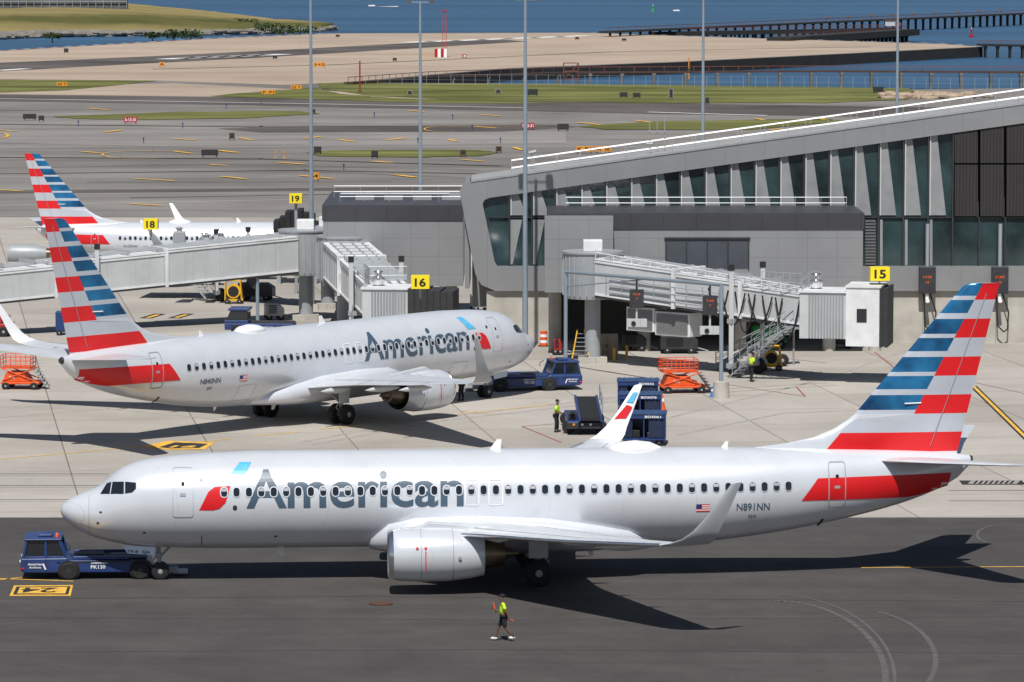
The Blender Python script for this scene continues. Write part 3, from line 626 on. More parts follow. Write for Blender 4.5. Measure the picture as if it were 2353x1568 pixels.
for i in range(len(mul)-1):
    x0,x1=mul[i],mul[i+1]
    if i==0: q=[(1109,L0+14),(1113,L0+5),(1125,L0),(x1,wb(x1)),(x1,612),(1143,612),(1137,603)]; tp,bt=3,4
    elif x0>=2185: q=[(x0,500),(x1,500),(x1,612),(x0,612)]; tp,bt=1,2
    else: q=[(x0,wb(x0)),(x1,wb(x1)),(x1,612),(x0,612)]; tp,bt=1,2
    g=MB().poly(F(q,DM+.38)).build('window',TINT,T,fix=False)
    mm=MB()
    top=V(F([q[tp]],DM+.1)[0]); bot=V(F([q[bt]],DM+.1)[0]); mm.box((top.x-.045,DM+.08,bot.z),(top.x+.045,DM+.36,top.z))
    c=W(x0 if x0>1113 else 1122,500,DM+.2); d=W(x1,500,DM+.2); mm.box((c.x+.05,DM+.22,c.z-.03),(d.x-.05,DM+.34,c.z+.03))
    mm.build('frame',DARKM,g)
    if 1165<=x0<2185:
        k_=(2185-x0)/1020
        MB().poly(F([(x0+3,wb(x0+3)+1),(x0+20,wb(x0+20)+1),(x0+40,495),(x0+3,495)],DM+.3)).build('perforated_panel',PERF,T,fix=False)
        c=W(x0+3,wb(x0+3)+1,DM+.3); d=W(x0+5.5,495,DM+.3); MB().box((c.x,DM+.2,d.z),(c.x+.09,DM+.29,c.z)).build('fin_edge',FINL,T)
        if x0<1250: MB().poly(F([(x0+3,505),(x0+30,505),(x0+8,608),(x0+3,608)],DM+.3)).build('perforated_panel',PERF,T,fix=False)
        if x0>1985: MB().poly(F([(x0+3,505),(x0+9,505),(x0+9,610),(x0+3,610)],DM+.3)).build('perforated_panel',PERF,T,fix=False)
    if x0>=2185:
        LV=mat('louvre_dark',(.035,.03,.032),.6,.2,.1,1,seam=(.22,0,.05,.4))
        MB().prism(F([(x0+3,wb(x0)+1),(x1-3,wb(x1)+1),(x1-3,375),(x0+3,375)],DM+.1),(0,.2,0)).build('louvre_panel',LV,T); MB().prism(F([(x0+3,379),(x1-3,379),(x1-3,497),(x0+3,497)],DM+.1),(0,.2,0)).build('louvre_panel',LV,T)
LB=mat('louvre_grey',(.14,.145,.15),.5,.2)
for k in range(15):
    c=W(1988,506+k*7,DM+.05); d=W(2012,506+k*7,DM+.05); MB().box((c.x,DM-.02,c.z-.13),(d.x,DM+.2,c.z)).build('louvre_blade',LB,T)
a=W(1985,669,DM+.2);b=W(2560,790,DM+.2)
MB().box((a.x,DM+.3,0),(b.x,DM+.8,a.z-.01)).build('base_wall',CONC,T)
a=W(1118,680,DM);b=W(1262,790,DM); MB().box((a.x,DM+.3,0),(b.x,DM+.8,a.z+.3)).build('base_wall',CONC,T)
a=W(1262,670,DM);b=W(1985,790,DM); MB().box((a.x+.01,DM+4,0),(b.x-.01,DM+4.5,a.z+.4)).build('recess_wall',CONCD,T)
DB=DM-8
a=W(1262,490,DB); b=W(1982,669,DB)
m=MB(); zt=W(0,527,DB).z; m.box((a.x,DB,b.z),(b.x,DM-.02,zt)); m.build('lower_block',PANELM,T)
m=MB(); m.box((a.x-.08,DB-.08,zt+.01),(b.x+.08,DM-.03,a.z)); m.build('parapet_band',PANELD,T)
c=W(1408,527,DB); m=MB(); m.box((a.x-.3,DB-1.2,b.z-.0),(c.x,DB-.09,a.z-.15),0); m.build('entry_pod',PANELM,T)
c=W(1530,550,DB);d=W(1720,618,DB)
w=MB().box((c.x,DB-.02,d.z),(d.x,DB+.02,c.z)).build('window',mat('shaded_glass',(.09,.1,.12),.2,.2,.1,1),T)
m=MB()
for k in range(5): x=c.x+(d.x-c.x)*k/4; m.box((x-.04,DB-.1,d.z),(x+.04,DB-.025,c.z))
m.box((c.x-.1,DB-.12,c.z+.01),(d.x+.1,DB-.025,c.z+.12)); m.build('frame',DARKM,w)
rail(T,[W(1300,480,DM-1.5),W(1945,480,DM-1.5)],.75,1.6)
x0_=W(1175,400,DM).x; z0_=W(1175,yr(1175),DM).z; x1_=W(2560,0,DM).x; z1_=W(2560,yr(2560),DM).z
rail(T,[V((x0_,DM+1,z0_-.1)),V((x1_,DM+1,z1_-.1))],1.0,1.5,.024)
rail(T,[V((x0_,DM+6,z0_-.3)),V((x1_,DM+6,z1_-.3))],1.0,1.5,.022)
for x in (1275,1480,1700,1905,2010):
    c=W(x,790,DM-5); MB().tube((c.x,DM-5,0),(c.x,DM-5,b.z),.42,n=18).build('column',CONC,T,smooth=40)
c=W(1510,300,DM+5); zb=c.z-1.2
m=MB()
for dx in (-.5,0,.5): m.tube((c.x+dx,DM+5,zb-1),(c.x+dx,DM+5,zb+(2.2 if dx else 1.8)),.03,n=5)
m.box((c.x-.6,DM+4.9,zb+1.1),(c.x+.6,DM+5,zb+1.16)); m.lathe((c.x-.7,DM+5,zb+.3),(1,0,0),[(0,.1),(.4,.1)],8); m.build('roof_antenna',GREYM,T)
c=W(1222,352,DM+6); m=MB(); m.tube((c.x,DM+6,c.z-2),(c.x,DM+6,c.z),.05,n=6); m.lathe((c.x-.2,DM+6,c.z),(1,0,.2),[(0,.12),(.5,.14)],8); m.build('roof_camera',GREYM,T)
for x,lab,txt in ((2131,'black docking display with a pipe above on the concourse wall, left of the other','13:35'),(2298,'black docking display on the concourse wall at the right edge, behind the tail fin','1:35')):
    c=W(x,613,DM-.4); t=thing('docking_display',lab,'display',(c.x,DM-.4,0))
    d=W(x,675,DM-.4); MB().box((-.55,-.15,d.z),(.55,.3,c.z)).build('housing',DARKM,t,bev=.04)
    m=MB(); m.text(txt,(-.27,-.17,c.z-.75),(1,0,0),(0,0,1),.54,.15,0,.01); m.text('15',(-.08,-.17,c.z-1.1),(1,0,0),(0,0,1),.18,.15,0,.01); m.build('readout',LED,t,fix=False)
    m=MB(); e=W(x,515,DM-.4); m.tube((0,.1,c.z),(0,.1,e.z),.13,n=12); m.build('pipe',GREYM,t,smooth=40)
    m=MB(); m.lathe((0,0,d.z-.45),(0,-1,0),[(0,.12),(.35,.14)],12); m.box((-.1,0,d.z-.5),(.1,.5,d.z)); m.build('camera',WHT,t)
    m=MB(); m.path([(.2,.2,d.z),(.6,.1,d.z-1.2),(.55,.1,1.0),(.3,.1,.8),(-.1,.1,1.2),(-.2,.2,d.z)],.05); m.build('hose',BLACK,t)
DC=290
a=W(742,472,DC);b=W(1064,658,DC);zt=W(0,508,DC).z
T=thing('connector_building','low grey elevated connector with dark parapet left of the concourse','building')
MB().box((a.x,DC,b.z),(b.x,DC+16,zt)).build('wall',PANELM,T)
MB().box((a.x-.06,DC-.06,zt+.01),(b.x,DC+16,a.z)).build('parapet',PANELD,T)
rail(T,[V((a.x+1,DC+4,a.z)),V((b.x,DC+4,a.z))],.7,1.6); rail(T,[V((a.x+.4,DC+9,a.z)),V((b.x,DC+9,a.z))],.8,1.8)
for k in range(4): MB().box((a.x+2+k*2,DC+6,a.z),(a.x+3.3+k*2,DC+7.2,a.z+.45)).build('roof_unit',GREYM,T)
MB().tube((a.x+1,DC+5.5,a.z+.45),(b.x-1,DC+5.5,a.z+.45),.1).build('roof_pipe',GREYM,T)
for k in range(3):
    x=a.x+1.5+k*3.6; MB().tube((x,DC+3,0),(x,DC+3,b.z),.4,n=16).build('column',CONC,T,smooth=40)
# ---------------------------------------------------------------- boarding bridges
RUB=mat('canopy_rubber',(.03,.03,.032),.8,0,.2,2)
def number_sign(parent,c,w,h,t,name='gate_sign',rz=0):
    b=MB().cb((0,0,0),(w,.9,h)).build(name,YEL,parent); b.location=c; b.rotation_euler=(0,0,rz)
    MB().text(t,(-w*.3,-.46,-h*.33),(1,0,0),(0,0,1),w*.6,h*.66,0,.03).build('number',BLACK,b,fix=False)
    MB().text(t,(w/2+.01,-.3,-h*.33),(0,1,0),(0,0,1),.6,h*.66,0,.03).build('number',BLACK,b,fix=False)
    MB().tube((0,0,-h/2-.6),(0,0,-h/2),.06).build('post',GREYM,b); return b
def bridge(label,A,B,cab=None,hoses=True,cabdir=None,hs=.78,rib=1.5,col=.74,loops=6):
    A=V(A);B=V(B); T=thing('boarding_bridge',label,'boarding bridge'); d=B-A; L=d.length; u=d/L; hd=V((d.x,d.y,0)).normalized(); sd=V((-hd.y,hd.x,0)); U=V((0,0,1))
    if sd.y>0: sd=-sd
    segs=((0,.4,3.0,3.0*hs),(.34,.72,2.75,2.75*hs),(.68,1.0,2.5,2.5*hs))
    for i,(a,b,w,h) in enumerate(segs):
        m=MB(); p=A+d*a; q=A+d*b; m.obox(p,q,w,h,0)
        n=int((q-p).length/rib)
        for k in range(n+1):
            c=p+(q-p)*k/n
            for s in (-1,1): cc=c+sd*s*(w/2+.01); m.obox(cc-hd*.025,cc+hd*.025,.03,h,0)
        for s in (-1,1):
            for zz in (.02,h-.16): cc=sd*s*(w/2+.03)+U*zz; m.obox(p+cc,q+cc,.07,.12,1)
        m.obox(p-U*.12,q-U*.12,w+.1,.11,2); m.obox(p+U*(h+.005),q+U*(h+.005),w+.16,.07,1)
        if i<2: m.obox(q-hd*.22-U*.1,q-U*.1,w+.24,h+.26,1)
        m.build('tunnel_section',[BRIDGE,BRIDGER,DARKM],T)
    for s in (-.95,-.3,.5,1.15):
        MB().path([A+sd*s+u*.5+U*(3.2*hs),A+d*.4+sd*s+U*(3.15*hs),A+d*.72+sd*s+U*(2.95*hs),B+sd*s*.9+U*(2.7*hs)],.045).build('roof_conduit',RAILM,T)
    n=int(L/2.2)
    for k in range(n): c=A+d*(k+.5)/n+U*(2.95*hs); MB().obox(c-hd*.07,c+hd*.07,2.5,.22).build('roof_bracket',RAILM,T)
    R0=A-hd*1.4; m=MB(); H=3.3*hs; m.lathe(R0-U*.3,(0,0,1),[(0,1.8),(.2,1.85),(H+.3,1.85),(H+.4,1.95),(H+.5,1.95)],28,0)
    for k in range(28): a=2*math.pi*k/28; c=R0+V((1.87*math.cos(a),1.87*math.sin(a),-.1)); m.tube(c,c+U*(H+.05),.05,n=4)
    m.build('rotunda',[GREYM,BRIDGER],T,smooth=30)
    MB().cb(R0+U*(H+.55),(1.2,1.2,.7)).build('rotunda_cap',BRIDGER,T,bev=.04)
    c=R0; MB().tube((c.x,c.y,.401),(c.x,c.y,A.z-.3),.5,n=20).build('rotunda_column',GREYM,T,smooth=30); MB().cb((c.x,c.y,.2),(1.8,1.8,.4)).build('column_base',CONC,T)
    p=A+d*col
    for s in (-1.6,1.6):
        q=p+sd*s; MB().box((q.x-.14,q.y-.14,.5),(q.x+.14,q.y+.14,p.z+3.0*hs+.55)).build('lift_column',BRIDGE,T); MB().box((q.x-.18,q.y-.18,p.z+3.0*hs+.551),(q.x+.18,q.y+.18,p.z+3.0*hs+.9)).build('column_cap',BLACK,T)
    MB().obox(p-sd*1.8+U*(-p.z+.55),p+sd*1.8+U*(-p.z+.55),.45,.3).build('bogie_beam',GREYM,T); MB().obox(p-sd*1.8-U*.45,p+sd*1.8-U*.45,.35,.28).build('carrier_beam',GREYM,T)
    for s in (-1.2,1.2):
        q=p+sd*s; t=MB(); t.lathe((q.x-sd.x*.16,q.y-sd.y*.16,.5),sd,[(0,.25),(0,.45),(.05,.5),(.27,.5),(.32,.45),(.32,.25)],16); t.build('wheel',BLACK,T,smooth=40)
    if hoses:
        for k in range(loops):
            a=A+d*(.56+k*.065)+sd*(1.42+.05*(k%2))+U*(1.75*hs+.2); b=a+u*(1.5+.3*(k%2)); MB().path([a+(b-a)*t+U*(-(1.7+.35*(k%3))*(1-(2*t-1)**2)) for t in [i/10 for i in range(11)]],.05).build('hanging_hose',BLACK,T)
        for zz,rr0 in ((.35,.06),(.8,.05),(1.25,.04)): MB().path([A+sd*1.62+U*zz+u*1.2,A+d*.4+sd*1.6+U*zz,A+d*.62+sd*1.5+U*zz],rr0,6).build('side_pipe',RAILM,T)
        for k in range(8): c=A+d*(.06+k*.08)+sd*1.6; MB().tube(c+U*.2,c+U*1.5,.03,n=5).build('pipe_hanger',GREYM,T)
        # roof edge truss
        m=MB(); n=11
        for k in range(n):
            a0=A+d*(k/n)+sd*1.45+U*(3.05*hs-k*.03); a1=A+d*((k+1)/n)+sd*1.45+U*(3.05*hs-(k+1)*.03); m.tube(a0+U*.42,a1+U*.42,.03,n=5); m.tube(a0,a0+U*.42,.025,n=5); m.tube(a0,a1+U*.42,.02,n=5)
        m.build('roof_truss',BRIDGER,T)
        for tt,ww in ((.2,2.2),(.36,2.7)):
            c=A+d*tt-U*1.15+sd*.3; rz_=math.atan2(hd.y,hd.x) if hd.x>0 else math.atan2(-hd.y,-hd.x)
            o=MB().cb((0,0,0),(ww,1.3,1.5)).build('air_conditioner',BRIDGER,T,bev=.04); o.location=c; o.rotation_euler=(0,0,rz_)
            MB().cb((0,-.68,0),(ww-.3,.05,1.2)).build('grille',mat('grille_grey',(.2,.2,.2),.6,.3,.4,18),o)
    if cab:
        cd=V(cabdir).normalized(); cs=V((-cd.y,cd.x,0)); c=B+hd*1.0; s_=-1 if cs.y>0 else 1
        m=MB(); m.obox(c-cd*1.5-U*.7,c+cd*1.3-U*.7,2.9,2.75,0); m.obox(c-cd*1.6+U*2.06,c+cd*1.4+U*2.06,3.1,.12,1)
        for k in range(12):
            for s in (-1,1): q=c-cd*(.9-k*.18)+cs*s*1.47-U*.65; m.tube(q,q+U*2.6,.06,n=6,mi=2)
        m.build('cab',[BRIDGE,BRIDGER,GREYM],T)
        q=c+cd*1.31
        if cab=='light':
            m=MB(); m.obox(q-U*1.1,q+cd*2.0-U*1.1,3.3,3.5,0); m.obox(q-cd*.05+U*2.41,q+cd*2.1+U*2.41,3.45,.1,1); m.build('cab_end',[BRIDGER,BRIDGER],T)
            m=MB(); w0=q+cd*.95+cs*s_*1.67+U*.35; m.obox(w0-cd*.3,w0+cd*.3,.04,.8); m.build('cab_window',GLASS,T,bev=.01)
            q=q+cd*2.01
            m=MB()
            for k in range(3): e=.12*(k%2); m.obox(q+cd*(.16*k)-U*(1.15-e/2),q+cd*(.16*k+.15)-U*(1.15-e/2),3.4-e,3.55-e,0)
            m.build('canopy',RUB,T)
        else:
            m=MB()
            for k in range(7): e=.12*(k%2); m.obox(q+cd*(.4*k)-U*(.8-e/2),q+cd*(.4*k+.38)-U*(.8-e/2),3.3-e,2.95-e-.03*k,0)
            m.build('canopy',RUB,T)
        q=c-cd*.7+U*2.2; MB().lathe(q,(0,0,1),[(0,.25),(.2,.42),(.45,.42),(.55,.2),(.8,.2),(.81,.3),(.9,.25)],16).build('roof_vent',CHROME,T,smooth=40)
        rail(T,[c-cd*1.4+U*2.2-cs*1.3,c-cd*1.4+U*2.2+cs*1.3],1.0,.5,.02,name='roof_guard_rail')
        m=MB(); a=B-hd*.6+sd*1.7-U*.1; n=int(a.z/.22); dirs=-hd
        for k in range(n): q=a+dirs*(.28*k)-U*(.22*k); m.obox(q-sd*.4,q+sd*.4,.26,.04)
        e=a+dirs*(.28*n)-U*(.22*n)
        for s in (-.42,.42): m.tube(a+sd*s-U*.1,e+sd*s,.05,n=6); m.tube(a+sd*s+U,e+sd*s+U,.022,n=6); m.tube(a+sd*s+U*.5,e+sd*s+U*.5,.018,n=6)
        for k in range(0,n+1,2):
            for s in (-.42,.42): q=a+dirs*(.28*k)-U*(.22*k)+sd*s; m.tube(q,q+U,.018,n=5)
        m.build('service_stair',GREYM,T)
        rail(T,[B-hd*3+U*(2.7*hs)+sd*1.2,B-hd*.4+U*(2.7*hs)+sd*1.2,B-hd*.4+U*(2.7*hs)-sd*1.2],1.1,.5,.022,name='roof_guard_rail')
    return T
fl=W
t=bridge('grey boarding bridge of gate 15 reaching right towards the foreground tail',fl(1402,676,266),fl(1870,745,256),'light',cabdir=(1,-.2,0),hs=.74,rib=3.1,col=.68)
number_sign(t,fl(2021,629,254.5),1.15,.8,'15')
t=bridge('boarding bridge of gate 16 coming forward to the parked airliner nose',fl(795,640,290),fl(892,735,262),'dark',cabdir=(1,-.1,0),hoses=False,hs=.8,rib=1.2)
number_sign(t,fl(966,648,255),1.1,.78,'16')
bridge('long grey boarding bridge crossing the left edge in front of the regional jet',fl(662,622,297),fl(-120,702,284),hoses=False,hs=.8,rib=1.3,col=.6)
t=bridge('boarding bridge of gate 18 behind the long grey bridge at left',fl(722,606,308),fl(470,632,316),'dark',cabdir=(-1,.1,0),hoses=False,hs=.78)
number_sign(t,fl(347,515,313),1.05,.78,'18')
T=thing('gate_marker','yellow cube sign reading 19 above the boarding bridges','sign',(0,0,0))
c=fl(680,456,320); number_sign(T,c,.95,.7,'19','sign_box'); MB().tube((c.x,c.y,0),(c.x,c.y,c.z-.4),.12).build('post',GREYM,T)
c=fl(684,480,330); T=thing('bridge_canopy','black ribbed bridge canopy beside the pole above gate 16','canopy',(c.x,c.y,0))
for k in range(8): e=.15*(k%2); MB().box((-1.8+k*.45,-1.6+e,2.6),(-1.38+k*.45,1.6-e,c.z-e-.07*(k-3.5)**2)).build('bellows_fold',BLACK,T)
MB().box((-1.6,-1,0),(-1.3,1,2.6)).build('leg',GREYM,T); MB().box((1.2,-1,0),(1.5,1,2.6)).build('leg',GREYM,T)
for i,(px,py,w_,h_) in enumerate(((412,532,.9,1.0),(475,548,.5,.8),(508,545,.5,.8))):
    c=W(px,py,311); T=thing('rooftop_unit',('tall slatted unit above the gate 18 canopy','left of two small grey roof units right of sign 18','right of two small grey roof units right of sign 18')[i],'roof unit',(c.x,c.y,c.z)); MB().box((-w_/2,-.4,-h_),(w_/2,.4,0)).build('housing',GREYM,T,bev=.04); MB().lathe((0,0,0),(0,0,1),[(0,.2),(.15,.2),(.25,.3),(.35,.1)],10).build('vent_cap',RAILM,T); MB().box((-w_/2-.1,-.3,-h_-2.5),(w_/2+.1,.3,-h_-.01)).build('mount',BRIDGE,T)
c=G(45,640); T=thing('parked_engine','grey engine cowl with brown nozzle at the left edge above the long bridge','engine',(c.x,c.y+18,0)); zc=W(45,584,c.y+18).z
MB().lathe((-3,0,zc),(1,0,0),[(0,.75),(.4,.85),(2.2,.8),(3.2,.55)],24).build('cowl',GREYM,T,smooth=50); MB().lathe((.15,0,zc),(1,0,0),[(0,.5),(.8,.4),(1.4,.25)],20).build('nozzle',BROWNM,T,smooth=50); MB().box((-2.6,-.3,0),(-2.2,.3,zc-.7)).build('stand_leg',GREYM,T); MB().box((-.6,-.3,0),(-.2,.3,zc-.6)).build('stand_leg',GREYM,T)
T=thing('pipe_gantry','grey pipe gantry carrying two hanging displays in front of the gate 15 bridge','gantry')
a=fl(1300,625,261); b=fl(1658,655,246); m=MB(); m.tube((a.x,a.y,0),a,.12,n=12); m.tube(a,b,.11,n=12); m.tube((b.x,b.y,1.0),b,.12,n=12); m.tube(a-V((0,0,.9)),a+(b-a)*.5-V((0,0,.1)),.04); m.build('pipe_frame',POLEM,T,smooth=40)
MB().lathe((b.x,b.y,0),(0,0,1),[(0,.5),(.95,.45),(1.0,.3)],16).build('concrete_base',CONC,T,smooth=40)
for px,py,txt in ((1470,683,'13:35'),(1643,700,'7:35')):
    t_=.47 if px<1600 else .93; c=a+(b-a)*t_; z=c.z-1.3; dd=MB().box((c.x-.42,c.y-.3,z-.5),(c.x+.42,c.y+.1,z+.6)).tube((c.x,c.y,z+.6),(c.x,c.y,c.z),.06).build('display',DARKM,T)
    MB().text(txt,(c.x-.22,c.y-.32,z+.28),(1,0,0),(0,0,1),.42,.12,0,.01).text('7',(c.x-.05,c.y-.32,z),(1,0,0),(0,0,1),.09,.12,0,.01).build('readout',LED,dd,fix=False)
    sb=MB().box((c.x-.6,c.y-.6,z-1.6),(c.x+.6,c.y,z-1.15)).tube((c.x,c.y-.1,z-1.15),(c.x,c.y-.1,z-.5),.06).build('sensor_box',BRIDGE,T); MB().lathe((c.x-.2,c.y-.62,z-1.38),(0,-1,0),[(0,.14),(.05,.14)],10).build('lens',BLACK,sb)
c=G(592,745); T=thing('guidance_board','dark angled docking board on a pole left of the bridge column','display',(c.x,c.y,0))
MB().tube((0,0,0),(0,0,4.8),.12,n=8).build('pole',POLEM,T); MB().prism([(-1.0,-.1,4.4),(-.1,-.1,4.3),(-.1,-.1,2.4),(-.5,-.1,2.6)],(0,.3,0)).build('board',DARKM,T)
# ---------------------------------------------------------------- light poles
for px,D,ztop,lab in ((715,306,22.5,'leftmost tall light pole, rising behind the bridge rotunda'),(966,332,21.8,'tall light pole behind the low connector building'),(1207,272,22.8,'tall light pole in front of the rounded concourse end'),(1615,400,25,'tall light pole rising behind the middle of the concourse roof'),(2061,420,26,'tall light pole behind the right end of the concourse roof')):
    p=W(px,300,D); T=thing('light_pole',lab,'light pole',(p.x,D,0),0,'tall apron light poles')
    MB().tube((0,0,0),(0,0,ztop),.2,.09,12).build('pole',POLEM,T,smooth=40)
    MB().cb((0,0,.2),(.9,.9,.4)).build('base',CONC,T)
    MB().tube((-.9,0,ztop-.1),(.9,0,ztop-.1),.04,n=6).build('cross_arm',POLEM,T)
    for x in (-.9,.9): MB().prism([(x-.25,-.3,ztop-.15),(x+.25,-.3,ztop-.15),(x+.18,-.25,ztop+.05),(x-.18,-.25,ztop+.05)],(0,.5,0)).build('lamp_head',DARKM,T)
# ---------------------------------------------------------------- people
def skin(name,vs,es,rs,mt,parent):
    me=bpy.data.meshes.new(name); me.from_pydata(vs,es,[]); o=bpy.data.objects.new(name,me); C.objects.link(o)
    o.modifiers.new('Skin','SKIN')
    for i,r in enumerate(rs): me.skin_vertices[0].data[i].radius=(r,r)
    me.skin_vertices[0].data[0].use_root=True
    s=o.modifiers.new('Sub','SUBSURF'); s.levels=1; s.render_levels=1
    bpy.context.view_layer.update()
    e=bpy.data.meshes.new_from_object(o.evaluated_get(bpy.context.evaluated_depsgraph_get()))
    o.modifiers.clear(); o.data=e; e.materials.clear(); e.materials.append(mt); e.polygons.foreach_set('use_smooth',[True]*len(e.polygons)); o.parent=parent; return o
def person(label,loc,rz,J,legcol,longp=False,cap=CLOTH,skinm=SKIN,wands=False,group=None):
    T=thing('person',label,'person',loc,rz,group)
    vs=[];es=[];rs=[];ix={}
    def a(k,p,r,par=None):
        ix[k]=len(vs); vs.append(tuple(p)); rs.append(r)
        if par is not None: es.append((ix[par],ix[k]))
    le=J['lean']
    a('pel',(0,0,.95),.13); a('wa',(.01+le*.3,0,1.1),.12,'pel'); a('ch',(le*.7,0,1.32),.14,'wa'); a('nk',(le,0,1.47),.06,'ch'); a('h0',(le+.03,0,1.55),.065,'nk'); a('h1',(le+.035,0,1.63),.085,'h0'); a('h2',(le+.02,0,1.71),.07,'h1')
    a('nose',(le+.14,0,1.61),.015,'h1')
    for s,k in ((-1,'R'),(1,'L')):
        e,w=J['el'+k],J['wr'+k]; a('sh'+k,(le*.85,s*.19,1.41),.06,'ch'); a('el'+k,e,.042,'sh'+k); a('wr'+k,w,.03,'el'+k)
        dv=(V(w)-V(e)).normalized(); pm=V(w)+dv*.07; a('pm'+k,pm,.03,'wr'+k)
        for f in range(4):
            q=pm+V((0,s*(f-1.5)*.02,0))
            a('f%d%s'%(f,k),q+dv*(.05-.006*abs(f-1.4)),.009,'pm'+k); a('g%d%s'%(f,k),q+dv*.06+V((.025,0,-.015)),.008,'f%d%s'%(f,k))
        a('th'+k,V(w)+dv*.05+V((.04,0,.01)),.01,'wr'+k)
        a('hp'+k,(0,s*.1,.9),.1,'pel'); a('kn'+k,J['kn'+k],.06,'hp'+k); a('an'+k,J['an'+k],.038,'kn'+k); a('to'+k,V(J['an'+k])+V((.12,0,-.04)),.03,'an'+k)
    skin('body',vs,es,rs,skinm,T)
    P=lambda k:vs[ix[k]]
    v=[(P('wa')[0],0,.98),P('ch')]; E=[(0,1)]; R=[.155,.17]
    for s,k in ((-1,'R'),(1,'L')):
        m_=V(P('sh'+k)).lerp(V(P('el'+k)),.75); n=len(v); v+=[P('sh'+k),tuple(m_)]; E+=[(1,n),(n,n+1)]; R+=[.085,.068]
    skin('vest',v,E,R,HIV,T)
    v=[(0,0,.98)];E=[];R=[.15]
    for s,k in ((-1,'R'),(1,'L')):
        n=len(v); v+=[P('hp'+k),P('kn'+k)]; E+=[(0,n),(n,n+1)]; R+=[.115,.085]
        if longp: v.append(P('an'+k)); E.append((n+1,n+2)); R.append(.065)
    skin('trousers' if longp else 'shorts',v,E,R,legcol,T)
    for k in 'RL':
        c=V(P('an'+k)); m=MB(); m.ell((c.x+.06,c.y,max(.05,c.z-.05)),(.135,.048,.055),n=10); m.build('shoe',SHOE if not longp else CLOTH,T,smooth=60)
    m=MB(); c=V(P('h2')); m.ell((c.x-.005,0,c.z+.01),(.105,.09,.075),n=12); m.ell((c.x+.12,0,c.z-.01),(.08,.07,.012),n=8); m.build('cap',cap,T,smooth=60)
    if wands:
        for k,dv in (('R',V((.25,0,1))),('L',V((-.3,.9,.1)))):
            q=V(P('pm'+k)); dv.normalize(); w=thing('signal_wand','orange signal wand held '+('upright' if k=='R' else 'sideways')+' by the walking marshaller','wand',V(loc)+Matrix.Rotation(rz,3,'Z')@q,rz)
            MB().tube(-dv*.08,dv*.06,.02,n=8).build('grip',BLACK,w); MB().tube(dv*.06,dv*.34,.026,.022,n=10).build('tube',WAND,w,smooth=40)
    return T
walk=dict(lean=.03,elR=(.03,-.27,1.12),wrR=(.24,-.22,1.12),elL=(-.12,.27,1.14),wrL=(-.22,.3,.9),knR=(.17,-.1,.53),anR=(.3,-.1,.13),knL=(-.06,.1,.5),anL=(-.38,.1,.18))
stand=dict(lean=.05,elR=(.05,-.26,1.14),wrR=(.25,-.2,1.05),elL=(.05,.26,1.14),wrL=(.25,.2,1.05),knR=(.04,-.12,.5),anR=(-.02,-.13,.1),knL=(.08,.12,.5),anL=(.06,.13,.1))
c=G(1157,1474); person('ramp marshaller in yellow vest and dark shorts walking left on the asphalt with orange wands',(c.x,c.y,.02),math.pi,walk,CLOTH,wands=True)
c=G(1277,988); person('worker in yellow vest and cap standing left of the belt loader',(c.x,c.y-1.2,.01),-.2,stand,CLOTH,True)
c=G(1725,878); person('worker in yellow vest standing near the yellow cart under the gate 15 bridge',(c.x,c.y,.01),.4,dict(stand,lean=.12),CLOTH,True)
c=G(1061,922); person('worker in yellow vest by the open cargo hold behind the near wing tip',(c.x,c.y,.01),2.6,stand,CLOTH,True)
